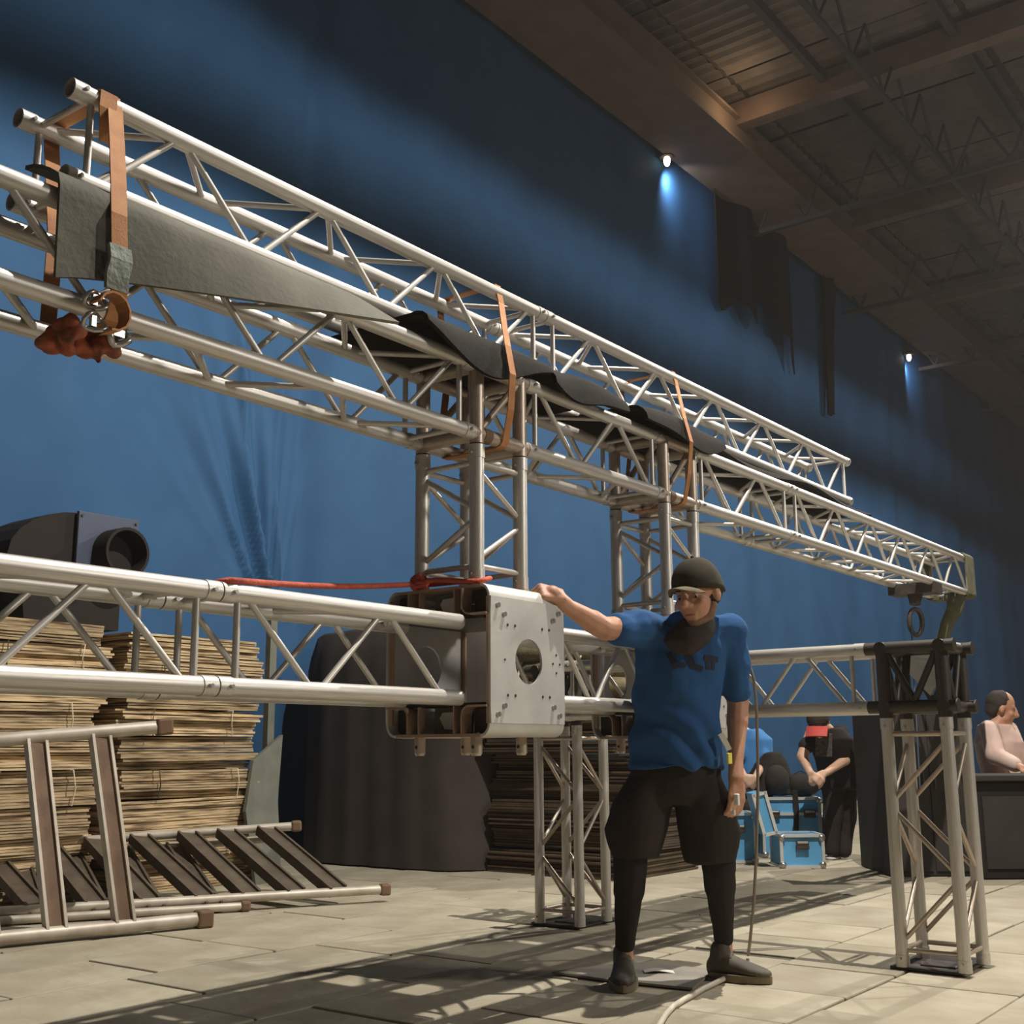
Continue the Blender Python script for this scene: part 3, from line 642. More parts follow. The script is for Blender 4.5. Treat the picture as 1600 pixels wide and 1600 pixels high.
b = MB(); b.bbox((c0.x + wd / 2, VB, zt - .22), (wd, .03, .46), .006); b.build('flange_plate', M['blower_plate'], r)
q = onv(182, 868, VB); b = MB(); h = hollow(28, .88); R_ = .165; L_ = .17
b.add([Vector((q.x - .03 + p.x * R_, VB - .0 - p.z * L_, q.z + p.y * R_)) for p in h.v], [f[::-1] for f in h.f], True)
b.tube((q.x - .03, VB - .02, q.z), (q.x - .03, VB - .03, q.z), R_ * .9, n=28); b.build('outlet', M['cabinet_black'], r)
for sx in (.05, .95):
    for sz in (-.02, -.42):
        k = MB(); p = Vector((c0.x + wd * sx, VB - .015, zt + sz)); k.tube(p, p - Vector((0, .01, 0)), .009, n=8); k.build('bolt', M['black_steel'], r)
# ------------------------------------------------------------------ ladders
def ladder(lower, upper, rungs, rw, label, rail_r=.036, m_r='wood_rung', m_rail='rail', rung_t=.03):
    """lower, upper: end points of the two rails; rungs: pairs of fractions along them"""
    r = thing('ladder', lower[0].lerp(lower[1], .5), label, 'ladder')
    for a, b_ in (lower, upper):
        k = MB(); d = (b_ - a).normalized(); k.tube(a, b_, rail_r, n=14); k.build('rail', M[m_rail], r)
        k = MB(); k.bbox(b_ + d * .02, (rail_r * 2.4, rail_r * 2.5, rail_r * 2.5), .012, d.to_track_quat('X', 'Z').to_matrix()); k.build('rail_end_cap', M['cap_end'], r)
    nrm = (lower[1] - lower[0]).cross(upper[0] - lower[0]).normalized()
    for fl_, fu in rungs:
        p, q = lower[0].lerp(lower[1], fl_), upper[0].lerp(upper[1], fu); ax = (q - p).normalized(); sd = ax.cross(nrm).normalized()
        mrot = Matrix((ax, sd, ax.cross(sd))).transposed()
        k = MB(); k.box((p + q) / 2, ((q - p).length, rw, rung_t), mrot); g = k.build('rung', M[m_r], r)
        for s in (-1, 1):
            e = MB(); e.box((p + q) / 2 + sd * s * rw * .5, ((q - p).length - .02, .014, rung_t + .03), mrot); e.build('rung_edge', M[m_rail if m_r == 'wood_rung' else 'dark_rung'], g)
    return r
def frac(a, b_, px, py):                             # fraction along a rail nearest to pixel x
    best = min((abs(((lambda p: 800 + F_PX * (p - EYE).dot(CR) / (p - EYE).dot(CF))(a.lerp(b_, i / 200))) - px), i / 200) for i in range(-40, 260)); return best[1]
# near ladder standing on its side
lo = (onz(-120, 1478, .04), onz(312, 1436, .04)); yn = lo[1].dot(FW)
up = (at(-120, 1166, lo[0].dot(FW) + .22), at(250, 1136, yn + .0))
rg = [(frac(*lo, bx, 0), frac(*up, tx, 0)) for tx, bx in ((55, 88), (155, 195), (-50, -20))]
ladder(lo, up, rg, .085, 'large pale ladder with brown rungs standing on its side at far left', .034)
# two ladders lying against the stack
lo = (onz(-60, 1428, .07), onz(596, 1390, .07)); up = (at(-60, 1326, lo[0].dot(FW) + .95), at(458, 1291, lo[1].dot(FW) + .45))
prs = [(-30, 60), (70, 150), (145, 235), (215, 320), (290, 395), (350, 465), (412, 530)]
ladder(lo, up, [(frac(*lo, bx, 0), frac(*up, tx, 0)) for tx, bx in prs], .10, 'weathered ladder lying tilted on the floor before the cardboard, upper of two', .026, 'dark_rung')
dz = Vector((0, .10, -.075)); lo2 = (lo[0] + Vector((0, -.03, -.04)), lo[0].lerp(lo[1], .62) + Vector((0, -.05, -.04))); up2 = (up[0] + dz, up[0].lerp(up[1], .95) + dz)
prs = [(30, 60), (110, 160), (190, 245), (270, 335)]
ladder(lo2, up2, [(frac(*lo2, bx, 0), frac(*up2, tx, 0)) for tx, bx in prs], .08, 'weathered ladder lying under the other tilted ladder before the cardboard', .022, 'dark_rung')
# ------------------------------------------------------------------ flight cases, cabinets
def cam_box_root(name, x0, x1, yb, label, cat, group=None, yaw=0.0, z=0.0, Y=None):
    """root at the foot of something standing square to the camera; returns root, width and pixels per metre"""
    p = onz((x0 + x1) / 2, yb, z) if Y is None else at((x0 + x1) / 2, yb, Y); k = F_PX / ((p - EYE).dot(CF))
    r = thing(name, p, label, cat, group); r.rotation_euler = (0, 0, AZ - PI / 2 + yaw); return r, (x1 - x0) / k, k
def loc_build(m, name, mt, parent):
    o = bpy.data.objects.new(name, m.mesh(name)); C.objects.link(o); o.parent = parent; o.data.materials.append(M[mt]); return o
def flight_case(r, w, d, h, lid=True, latches=1, body='case_blue', hinge_gap=.0):
    m = MB(); m.bbox((0, d / 2, h / 2), (w - .02, d - .02, h - .02), .006); loc_build(m, 'case_body', body, r)
    t = .022
    for z in (0, h) + ((h * .72,) if lid else ()):
        m = MB(); zz = min(max(z, t / 2), h - t / 2)
        for y in (0, d): m.box((0, y if y else 0, zz), (w, t if y else t, t))
        for x in (-1, 1): m.box((x * (w / 2 - t / 2), d / 2, zz), (t, d, t))
        loc_build(m, 'edge_frame', 'case_alu', r)
    for x in (-1, 1):
        for y in (0, d): m = MB(); m.box((x * (w / 2 - t / 2), y, h / 2), (t, t, h)); loc_build(m, 'corner_edge', 'case_alu', r)
    for x in (-1, 1):
        for z in (.025, h - .025): m = MB(); m.ball((x * (w / 2 - .018), 0.0, z), .028, None, 8, 6); loc_build(m, 'ball_corner', 'chrome', r)
    for k in range(latches):
        x = 0 if latches == 1 else (k / (latches - 1) - .5) * w * .6
        m = MB(); m.bbox((x, -.018, h * (.72 if lid else .68)), (.095, .02, .06), .006); l = loc_build(m, 'latch', 'black_steel', r)
        m = MB(); m.bbox((x, -.03, h * (.72 if lid else .68) + .018), (.08, .012, .016), .004); loc_build(m, 'latch_handle', 'chrome', l)
r, w_, k_ = cam_box_root('flight_case', 1220, 1290, 1357, 'small open blue flight case with raised lid at the front of the cases', 'case'); h_ = 52 / k_
flight_case(r, w_, .34, h_, lid=False)
lidr = Matrix.Rotation(-.24, 3, 'Y'); m = MB(); m.bbox(Vector((-w_ / 2 - .03, .17, h_)) + lidr @ Vector((-.03, 0, .155)), (.075, .32, .31), .006, lidr); ld = loc_build(m, 'case_lid', 'case_blue', r)
for (dx, dz, sx, sz) in ((-.03, .30, .10, .022), (-.03, .01, .10, .022), (-.075, .155, .022, .31), (.015, .155, .022, .31)):
    m = MB(); m.box(Vector((-w_ / 2 - .03, .005, h_)) + lidr @ Vector((dx, 0, dz)), (sx, .022, sz), lidr); loc_build(m, 'lid_edge', 'case_alu', ld)
r, w_, k_ = cam_box_root('flight_case', 1193, 1287, 1340, 'large blue flight case with a black backpack on its lid', 'case'); hA = 92 / k_; pA = r.location.copy(); flight_case(r, w_, .5, hA, True, 2)
r, w_, k_ = cam_box_root('flight_case', 1128, 1184, 1349, 'blue flight case at the left of the group, beside the hand of the man', 'case'); flight_case(r, w_, .34, 77 / k_, False, 1)
r, w_, k_ = cam_box_root('flight_case', 1140, 1192, 1330, 'blue flight case standing behind the others with closed latches', 'case'); flight_case(r, w_, .4, 86 / k_, True, 1)
r, w_, k_ = cam_box_root('tool_crate', 1288, 1312, 1336, 'small grey and blue crate between the open case and the bending man', 'crate')
m = MB(); m.bbox((0, .12, .15), (w_, .24, .30), .01); loc_build(m, 'crate_body', 'cabinet', r); m = MB(); m.bbox((0, .12, .04), (w_ + .02, .26, .08), .01); loc_build(m, 'crate_base', 'case_blue', r); m = MB(); m.box((0, .12, .31), (w_ + .02, .26, .02)); loc_build(m, 'crate_rim', 'case_alu', r)
# backpack on the large case
pb = pA + FW * .28 + RT * -.05; r = thing('backpack', pb + UP * hA, 'bulging black backpack lying on the large blue flight case', 'bag'); zt_ = hA
PACK = (pb, zt_, r)
b = MB(); b.ball(pb + RT * -.02 - FW * .14 + UP * (zt_ + .13), (.13, .09, .125), None, 12, 8); b.build('front_pocket', M['pack'], r)
b = MB(); b.ribbon([pb + RT * .08 - FW * .31 + UP * (zt_ + .06), pb + RT * .085 - FW * .315 + UP * (zt_ - .1), pb + RT * .075 - FW * .31 + UP * (zt_ - .26)], RT, .04, .008); b.build('loose_strap', M['pack'], r)
p = pb + RT * .21 + FW * .02; b = MB(); b.ball(p + UP * (zt_ + .085), (.14, .17, .095), None, 14, 8); b.ribbon([p + RT * -.08 + UP * (zt_ + .16), p + UP * (zt_ + .2), p + RT * .08 + UP * (zt_ + .16)], FW, .03, .006); tag(b.build('shoulder_bag', M['pack']), 'low black bag under the hands of the bending man', 'bag')
# cabinets and counter
r, w_, k_ = cam_box_root('cabinet', 1393, 1530, 1369, 'wide dark grey cabinet behind the right truss leg', 'cabinet'); H2 = 266 / k_
m = MB(); m.bbox((0, .36, H2 / 2), (w_, .72, H2), .01); loc_build(m, 'cabinet_body', 'cabinet', r)
for sx in (-1, 1): m = MB(); m.bbox((sx * w_ / 4, -.004, H2 / 2), (w_ / 2 - .02, .014, H2 - .06), .004); dd = loc_build(m, 'cabinet_door', 'cabinet', r); m = MB(); m.box((sx * .04, -.02, H2 * .55), (.012, .02, .12)); loc_build(m, 'door_handle', 'black_steel', dd)
r, w_, k_ = cam_box_root('counter', 1534, 1690, 1374, 'dark counter at the right edge with a person behind it', 'counter'); H3 = 158 / k_; pC = r.location.copy()
m = MB(); m.bbox((0, .3, H3 / 2 - .02), (w_ - .04, .56, H3 - .04), .01); loc_build(m, 'counter_body', 'cabinet_black', r); m = MB(); m.bbox((0, .3, H3 - .015), (w_, .64, .04), .008); loc_build(m, 'counter_top', 'cabinet', r); m = MB(); m.box((0, .015, H3 * .45), (w_ - .1, .012, H3 * .7)); loc_build(m, 'front_panel', 'cabinet', r)
# ------------------------------------------------------------------ cables and scraps
gp = onz(1169, 1492, .01)
ct = [at(1163, 1012, 4.72), at(1170, 1035, 4.70), at(1178, 1062, 4.70), at(1182, 1105, 4.74), at(1184, 1180, 4.82), at(1184, 1250, 4.9), at(1182, 1330, 4.98), at(1178, 1410, 5.05), at(1172, 1470, 5.08), gp]
b = MB(); b.path(ct, .0065, 8); tag(b.build('hanging_cable', M['cable_grey']), 'thin cable hanging from the horizontal truss down beside the shoe of the man', 'cable')
fl_pts = [onz(x, y, .012) for x, y in ((1150, 1521), (1134, 1528), (1115, 1537), (1098, 1545), (1085, 1553), (1068, 1562), (1052, 1572), (1040, 1585), (1030, 1602), (1015, 1640))]
b = MB(); b.path(fl_pts, .010, 8); tag(b.build('floor_cable', M['cable_white']), 'pale cable lying on the floor in front of the right shoe of the man', 'cable')
pts = [onz(x, y, .004) for x, y in ((862, 1521), (985, 1506), (1118, 1517), (1082, 1547), (955, 1534))]; n = len(pts)
b = MB(); b.add(pts + [p + UP * .008 for p in pts], [tuple(range(n, 2 * n))[::-1], tuple(range(n))] + [(i, (i + 1) % n, n + (i + 1) % n, n + i)[::-1] for i in range(n)]); tag(b.build('card_offcut', mat('grey_card', (.30, .27, .225), .85, 0, (.24, .215, .18), 6)), 'flat grey card offcut on the floor between the shoes of the man', 'card')
for (x, y, s, lab) in ((1325, 1397, .05, 'small white paper scrap on the floor left of the right truss leg'), (1036, 1517, .075, 'thin white paper strip lying on the grey card offcut')):
    p = onz(x, y, .016 if s > .06 else .006); b = MB(); b.grid(lambda i, j: p + RT * (i - .5) * s * 2 + FW * (j - .5) * s * .8 + UP * .006 * math.sin(i * 5), 6, 2, .002); tag(b.build('paper_scrap', M['white']), lab, 'paper')
# ------------------------------------------------------------------ people
def caps(m, p, q, r1, r2=None, n=12):
    p, q = Vector(p), Vector(q); r2 = r1 if r2 is None else r2; d = q - p; L = d.length; d.normalize(); a = d.orthogonal().normalized(); b_ = d.cross(a)
    rings = []
    for k in range(5): t = (k + .02) / 5 * PI / 2; rings.append((p - d * r1 * math.cos(t), r1 * math.sin(t)))
    for k in range(5): t = PI / 2 - k / 5.02 * PI / 2; rings.append((q + d * r2 * math.cos(t), r2 * math.sin(t)))
    return m.loft([(c, a, b_, r, r) for c, r in rings], n)
def chain(m, pts):
    for (p, r), (q, s) in zip(pts, pts[1:]): caps(m, p, q, r, s)
def solid(m, name, mt, parent, vox=.007, smooth=4, wr=0, wscale=9, fn=None):
    """fuse overlapping closed shapes into one continuous skin"""
    off = Vector((0, 0, 0)); q = parent
    while q: off += q.location; q = q.parent
    me = m.mesh(name, off); o = bpy.data.objects.new(name, me); C.objects.link(o); o.parent = parent
    md = o.modifiers.new('r', 'REMESH'); md.mode = 'VOXEL'; md.voxel_size = vox; md.use_smooth_shade = True
    if smooth: ms = o.modifiers.new('s', 'SMOOTH'); ms.iterations = smooth; ms.factor = .5
    SOLIDS.append((o, off, mt, wr, wscale, fn)); return o
SOLIDS = []
def finish_solids():
    dg = bpy.context.evaluated_depsgraph_get(); done = [bpy.data.meshes.new_from_object(o.evaluated_get(dg)) for o, *_ in SOLIDS]
    for nm, (o, off, mt, wr, wscale, fn) in zip(done, SOLIDS):
        old = o.data; nm.name = o.name; o.modifiers.clear(); o.data = nm; bpy.data.meshes.remove(old)
        nm.polygons.foreach_set('use_smooth', [True] * len(nm.polygons))
        if wr or fn:
            nor = [v.normal.copy() for v in nm.vertices]
            for v, nn in zip(nm.vertices, nor):
                d = wr * noise.noise(v.co * wscale) if wr else 0
                if fn: d += fn(v.co + off)
                v.co = v.co + nn * d
        nm.materials.clear(); nm.materials.append(M[mt]); nm.update()
def hand(m, c, d, nrm, curl, sc_=1.0, thumb=1, tcurl=.5):
    """palm centred on c, fingers along d, back of the hand along nrm"""
    d = Vector(d).normalized(); nrm = Vector(nrm); nrm = (nrm - d * nrm.dot(d)).normalized(); s = d.cross(nrm); c = Vector(c)
    for k in (-1.5, -.5, .5, 1.5): caps(m, c - d * .038 * sc_ + s * k * .012 * sc_, c + d * .036 * sc_ + s * k * .0185 * sc_, .0155 * sc_, .0135 * sc_, 10)
    for k, ln in ((-1.5, .82), (-.5, .98), (.5, 1.0), (1.5, .92)):
        p = c + d * .038 * sc_ + s * k * .0195 * sc_; a = 0
        for j, (seg, rr) in enumerate(((.040, .0105), (.026, .0095), (.021, .0085))):
            a += curl[j]; q = p + (d * math.cos(a) - nrm * math.sin(a)) * seg * ln * sc_; caps(m, p, q, rr * sc_, rr * .92 * sc_, 9); p = q
    p = c - d * .02 * sc_ + s * thumb * .030 * sc_ - nrm * .006 * sc_; q = p + (d * .55 + s * thumb * .6 - nrm * .35).normalized() * .036 * sc_; caps(m, p, q, .015 * sc_, .0115 * sc_, 9)
    q2 = q + (d * .85 - s * thumb * tcurl - nrm * .4).normalized() * .030 * sc_; caps(m, q, q2, .0112 * sc_, .0095 * sc_, 9)
def head_basis(face, up=UP):
    f = Vector(face).normalized(); u = (Vector(up) - f * Vector(up).dot(f)).normalized(); return f.cross(u), f, u
def head(m, c, R, F_, U, k=1.0):
    H = lambda x, y, z: Vector(c) + (R * x + F_ * y + U * z) * k
    mt = Matrix((R, F_, U)).transposed()
    m.ball(H(0, -.012, .03), (.074 * k, .092 * k, .098 * k), mt, 18, 12); m.ball(H(0, .028, -.028), (.060 * k, .064 * k, .075 * k), mt, 16, 10)
    caps(m, H(-.036, .022, -.066), H(0, .066, -.088), .026 * k, .022 * k); caps(m, H(.036, .022, -.066), H(0, .066, -.088), .026 * k, .022 * k)
    caps(m, H(0, .084, .026), H(0, .108, -.020), .0105 * k, .0145 * k); caps(m, H(-.014, .094, -.026), H(.014, .094, -.026), .0095 * k)
    caps(m, H(-.036, .064, .028), H(.036, .064, .028), .014 * k); caps(m, H(-.042, .060, -.020), H(-.030, .066, -.028), .020 * k); caps(m, H(.042, .060, -.020), H(.030, .066, -.028), .020 * k)
    caps(m, H(-.020, .078, -.054), H(.020, .078, -.054), .0085 * k); caps(m, H(-.017, .077, -.066), H(.017, .077, -.066), .0085 * k)
    for s in (-1, 1): m.ball(H(s * .076, -.006, -.004), (.012 * k, .020 * k, .032 * k), mt, 10, 8)
    return H, mt
pb, zt_, r = PACK; b = MB(); b.loft([(pb + RT * -.05 + UP * (zt_ + .01), RT, FW, .19, .16), (pb + RT * -.05 + UP * (zt_ + .15), RT, FW, .185, .16), (pb + RT * -.045 + UP * (zt_ + .27), RT, FW, .14, .14), (pb + RT * -.03 + UP * (zt_ + .345), RT, FW, .07, .09)], 18); solid(b, 'pack_body', 'pack', r, .012, 3, .03, 6)
# ---- the man with the cap
man = thing('person', onz(1062, 1535), 'man in blue t-shirt, black shorts and cap leaning a fist on the metal plate', 'person')
sL, eL, wL_, fL = at(1006, 982, 4.42), at(944, 982, 4.24), at(890, 950, 4.09), at(863, 928, 4.03)
sR, eR, wR_, fR = at(1138, 990, 4.50), at(1153, 1098, 4.56), at(1150, 1188, 4.49), at(1150, 1216, 4.475)
hL, kL, aL = at(1020, 1212, 4.55), at(986, 1340, 4.58), at(976, 1484, 4.72); hR, kR, aR = at(1092, 1212, 4.55), at(1122, 1338, 4.60), at(1131, 1474, 4.78)
nk, hd = at(1086, 985, 4.46), at(1090, 929, 4.38)
HR, HF, HU = head_basis(RT * -.60 - FW * .74 - UP * .26, UP + RT * -.06)
b = MB(); H, hm = head(b, hd, HR, HF, HU, 1.03)
caps(b, nk - UP * .03, hd - UP * .05 + FW * .02, .052, .052)
TR = lambda x, y, Y, ra, rb: (at(x, y, Y), RT, FW, ra, rb)
b.loft([TR(1056, 1225, 4.55, .12, .08), TR(1056, 1195, 4.55, .15, .10), TR(1058, 1120, 4.53, .14, .095), TR(1062, 1045, 4.50, .155, .10), TR(1066, 1000, 4.48, .155, .09), TR(1074, 972, 4.47, .09, .07)])
chain(b, [(sL, .055), (eL, .043), (eL.lerp(wL_, .35), .043), (wL_, .029), (fL, .030)]); chain(b, [(sR, .055), (eR, .043), (eR.lerp(wR_, .35), .042), (wR_, .028), (fR, .030)])
chain(b, [(at(1070, 990, 4.47), .045), (sL, .05)]); chain(b, [(at(1090, 990, 4.48), .045), (sR, .05)])
chain(b, [(hL, .085), (kL, .048), (kL.lerp(aL, .35), .045), (aL, .034), (aL - UP * .03, .034)]); chain(b, [(hR, .085), (kR, .048), (kR.lerp(aR, .35), .045), (aR, .034), (aR - UP * .03, .034)])
hand(b, fL + (RT * -.8 - FW * .3 + UP * .15) * .004, RT * -.86 - FW * .42 + UP * .12, UP * .55 - FW * .55 + RT * .2, (1.15, 1.5, 1.1), 1.0, 1, .8)
hand(b, fR - UP * .04, -UP - RT * .05 - FW * .12, RT * .55 - FW * .8, (.35, .5, .45), 1.0, -1, .35)
solid(b, 'body', 'skin', man, .005, 2)
for s in (-1, 1):
    e = MB(); e.ball(H(s * .031, .0705, .004), .0098, hm, 10, 8); eo = e.build('eye', M['eyeball'], man); e = MB(); e.ball(H(s * .033 - .003, .0775, .001), .0055, hm, 8, 6); e.build('iris', M['hair'], eo)
    e = MB(); caps(e, H(s * .017, .088, .030), H(s * .042, .072, .030), .0045, .004, 8); e.build('eyebrow', M['hair'], man)
b = MB(); caps(b, H(-.019, .0815, -.0600), H(0, .0862, -.0595), .0045, .005, 8); caps(b, H(0, .0862, -.0595), H(.019, .0815, -.0600), .005, .0045, 8); solid(b, 'mouth', 'lips', man, .003, 1)
b = MB(); caps(b, H(-.038, .022, -.070), H(0, .066, -.090), .0265, .0235); caps(b, H(.038, .022, -.070), H(0, .066, -.090), .0265, .0235); caps(b, H(-.056, .01, -.045), H(-.038, .022, -.070), .018, .0265); caps(b, H(.056, .01, -.045), H(.038, .022, -.070), .018, .0265)
solid(b, 'beard', 'stubble', man, .004, 2)
b = MB(); b.ball(H(0, -.026, .0), (.080, .089, .066), hm, 16, 10); solid(b, 'hair', 'hair', man, .005, 2)
# cap
cap = MB(); rings = []
for k in range(11):
    t = k / 10; z = .008 + .125 * math.sin(t * PI / 2); q = math.cos(t * PI / 2) ** .8 if t < 1 else .02
    rings.append((H(0, -.014 - .004 * t, z), HR, (HF + HU * .27 * (1 - t)).normalized(), .092 * q, .116 * q))
cap.loft(rings, 28); co_ = cap.build('cap', M['capcloth'], man)
bm_ = MB(); bm_.grid(lambda s, t: H((s - .5) * .145 * (1 - .25 * t ** 2), .055 + .040 * math.cos((s - .5) * 2.6) + .070 * t * math.cos((s - .5) * 1.9), .046 + .004 * t - .034 * (2 * s - 1) ** 2), 14, 8, .006); bm_.build('cap_brim', M['brim'], co_)
bt = MB(); bt.ball(H(0, -.018, .134), .007); bt.build('cap_button', M['capcloth'], co_)
# clothes
b = MB(); b.loft([(at(1088, 962, 4.43), RT, FW, .060, .068), (at(1084, 975, 4.43), RT, FW, .078, .085), (at(1076, 990, 4.425), RT, FW, .100, .112), (at(1072, 1004, 4.41), RT, FW, .088, .110), (at(1068, 1024, 4.40), RT, FW, .03, .075)], 22)
solid(b, 'neck_gaiter', 'black', man, .006, 3, .004, 14)
def fold(p):
    rel = p - at(1062, 1100, 4.5); x, z = rel.dot(RT), rel.z
    return .013 * noise.noise(p * 11) + .011 * math.sin((x * .9 + z) * 44 + 4 * noise.noise(p * 5)) * max(0, min(1, (.10 - abs(x + .02) + .12) / .15)) * (.4 + .6 * max(0, min(1, (-z - .02) * 6))) + .004 * noise.noise(p * 22)
b = MB(); b.loft([TR(1056, 1200, 4.55, .176, .138), TR(1056, 1182, 4.55, .176, .136), TR(1057, 1120, 4.53, .162, .122), TR(1060, 1050, 4.505, .172, .122), TR(1064, 1005, 4.485, .172, .112), TR(1070, 975, 4.475, .125, .092), TR(1076, 958, 4.47, .075, .07)], 28)
caps(b, at(1030, 990, 4.46), sL, .078, .074); caps(b, sL, sL.lerp(eL, .62), .074, .064); caps(b, at(1105, 992, 4.48), sR, .078, .070); caps(b, sR, sR.lerp(eR, .80), .070, .060)
tee = solid(b, 'tshirt', 'tee', man, .007, 3, .006, 7, fold)
b = MB(); b.loft([TR(1056, 1160, 4.545, .150, .108), TR(1056, 1205, 4.55, .166, .120), TR(1054, 1240, 4.555, .172, .124), TR(1052, 1255, 4.556, .13, .10)], 24)
b.loft([TR(1018, 1215, 4.555, .085, .105), TR(1003, 1255, 4.56, .112, .118), TR(995, 1295, 4.565, .122, .115), TR(992, 1340, 4.58, .088, .095)], 20); b.loft([TR(1090, 1215, 4.555, .085, .105), TR(1100, 1255, 4.565, .108, .118), TR(1107, 1295, 4.58, .120, .115), TR(1111, 1348, 4.60, .097, .102)], 20)
solid(b, 'shorts', 'shorts', man, .008, 3, .010, 8)
for (k, a, nm) in ((kL, aL, -1), (kR, aR, 1)):
    b = MB(); chain(b, [(k + UP * .06, .068), (k.lerp(a, .12), .066), (k.lerp(a, .35), .061), (k.lerp(a, .7), .045), (k.lerp(a, .93), .039)]); solid(b, 'legging', 'legging', man, .007, 3, .002, 16)
def shoe(heel, d, L=.27):
    d = Vector(d).normalized(); s = d.cross(UP); g = MB()
    prof = ((0, .030, .055), (.12, .036, .075), (.3, .040, .085), (.5, .043, .065), (.72, .049, .048), (.9, .040, .036), (1, .018, .026))
    g.loft([(heel + d * L * t + UP * (hh / 2 + .018), s, UP, ww, hh / 2) for t, ww, hh in prof], 18); caps(g, heel + d * .045 + UP * .06, heel + d * .05 + UP * .105, .042, .040)
    so = solid(g, 'shoe', 'shoe', man, .006, 3)
    g = MB(); n = 26; out = []
    for i in range(n):
        a = 2 * PI * i / n; t = .5 + .52 * math.cos(a); ww = .036 + .016 * math.sin(min(1, max(0, t)) * PI * .9); out.append(heel + d * L * t + s * ww * math.sin(a) * 1.05)
    g.add([p + UP * .002 for p in out] + [p + UP * .028 for p in out], [tuple(range(n)), tuple(range(n, 2 * n))[::-1]] + [(i, n + i, n + (i + 1) % n, (i + 1) % n) for i in range(n)]); g.build('sole', M['sole'], so)
    g = MB()
    for j in range(3): t = .40 + j * .09; c = heel + d * L * t + UP * (.088 - j * .010); g.path([c - s * .026 - UP * .006, c + UP * .003, c + s * .026 - UP * .006], .004, 6)
    g.build('laces', M['black'], so)
gl = Vector((aL.x, aL.y, 0)); gr = Vector((aR.x, aR.y, 0))
shoe(gl + FW * .055, -FW - RT * .10); shoe(gr - RT * .06 + FW * .01, RT * .86 - FW * .5, .245)
# item in the hand, tag on the belt
b = MB(); p = fR - UP * .075 - FW * .042 - RT * .008; b.bbox(p, (.018, .018, .042), .004); b.bbox(p + UP * -.045 + RT * -.015, (.014, .016, .02), .004); tag(b.build('white_tool', M['white']), 'small white object held in the lowered hand of the man', 'tool')
tg = at(1139, 1172, 4.44); r = thing('id_tag', tg, 'white and yellow tag hanging at the hip of the man', 'tag')
b = MB(); b.ribbon([tg + UP * .06 - RT * .03, tg + UP * .02 - RT * .008, tg], FW, .012, .02); b.build('tag_cord', M['white'], r); b = MB(); b.bbox(tg - UP * .03, (.03, .01, .04), .003); b.build('tag_card', M['yellow'], r)
# ---- bending man by the cases
Yb = 9.45
bg = thing('person', onz(1310, 1340), 'person in black t-shirt and red cap bending over the black bags', 'person'); P = lambda x, y, d=0: at(x, y, Yb + d)
b = MB(); HR2, HF2, HU2 = head_basis(RT * -.35 - FW * .7 - UP * .75); hc = P(1279, 1128, -.30); H2_, hm2 = head(b, hc, HR2, HF2, HU2, .95)
caps(b, hc + FW * .05 - UP * .0, P(1292, 1142, -.1), .055, .06)
chain(b, [(P(1266, 1150, -.12), .05), (P(1253, 1182, -.2), .042), (P(1266, 1208, -.3), .028)]); chain(b, [(P(1316, 1156, -.02), .04), (P(1320, 1188, -.1), .042), (P(1290, 1208, -.26), .028)])
hand(b, P(1272, 1213, -.31), RT * .7 - UP * .6 - FW * .3, -FW + UP * .5, (.5, .6, .5), .95, 1); hand(b, P(1281, 1212, -.28), RT * -.8 - UP * .45 - FW * .2, -FW + UP * .5, (.5, .6, .5), .95, -1)
b.loft([(P(1312, 1222, .1), RT, FW, .15, .11), (P(1305, 1190, .0), RT, FW, .14, .11), (P(1296, 1158, -.07), RT, FW, .13, .09)])
chain(b, [(P(1302, 1225, .1), .085), (P(1301, 1280, .12), .058), (P(1300, 1325, .15), .04)]); chain(b, [(P(1320, 1225, .15), .085), (P(1322, 1280, .2), .058), (P(1316, 1328, .2), .04)])
solid(b, 'body', 'skin_pale', bg, .009, 2)
b = MB(); b.loft([(P(1314, 1232, .12), RT, FW, .175, .145), (P(1313, 1216, .1), RT, FW, .17, .14), (P(1306, 1188, .0), RT, FW, .155, .13), (P(1298, 1155, -.08), RT, FW, .185, .135), (P(1292, 1138, -.1), RT, FW, .12, .10)]); caps(b, P(1280, 1148, -.1), P(1260, 1166, -.16), .075, .062); caps(b, P(1312, 1148, -.04), P(1323, 1172, -.05), .078, .066); solid(b, 'tshirt', 'blacktee', bg, .011, 3, .008, 7)
b = MB(); b.loft([(P(1313, 1205, .1), RT, FW, .155, .125), (P(1313, 1232, .12), RT, FW, .165, .13)]); chain(b, [(P(1302, 1228, .1), .095), (P(1301, 1280, .12), .075), (P(1300, 1326, .15), .062)]); chain(b, [(P(1322, 1228, .15), .095), (P(1323, 1280, .2), .075), (P(1318, 1328, .2), .062)]); solid(b, 'trousers', 'shorts', bg, .011, 3, .008, 8)
for (x, y, d) in ((1302, 1338, 0), (1318, 1342, .0)):
    g = MB(); q = onz(x, y, 0); dd = (-FW - RT * .6).normalized(); g.loft([(q + FW * .12 + dd * .26 * t + UP * (hh / 2 + .015), dd.cross(UP), UP, ww, hh / 2) for t, ww, hh in ((0, .03, .06), (.3, .04, .09), (.7, .048, .055), (1, .02, .03))], 14); so = solid(g, 'shoe', 'black', bg, .009, 2)
    g = MB(); g.loft([(q + FW * .12 + dd * .26 * t + UP * .012, dd.cross(UP), UP, ww, .012) for t, ww in ((-.02, .02), (.1, .036), (.7, .05), (1.0, .03))], 14); g.build('sole', M['white'], so)
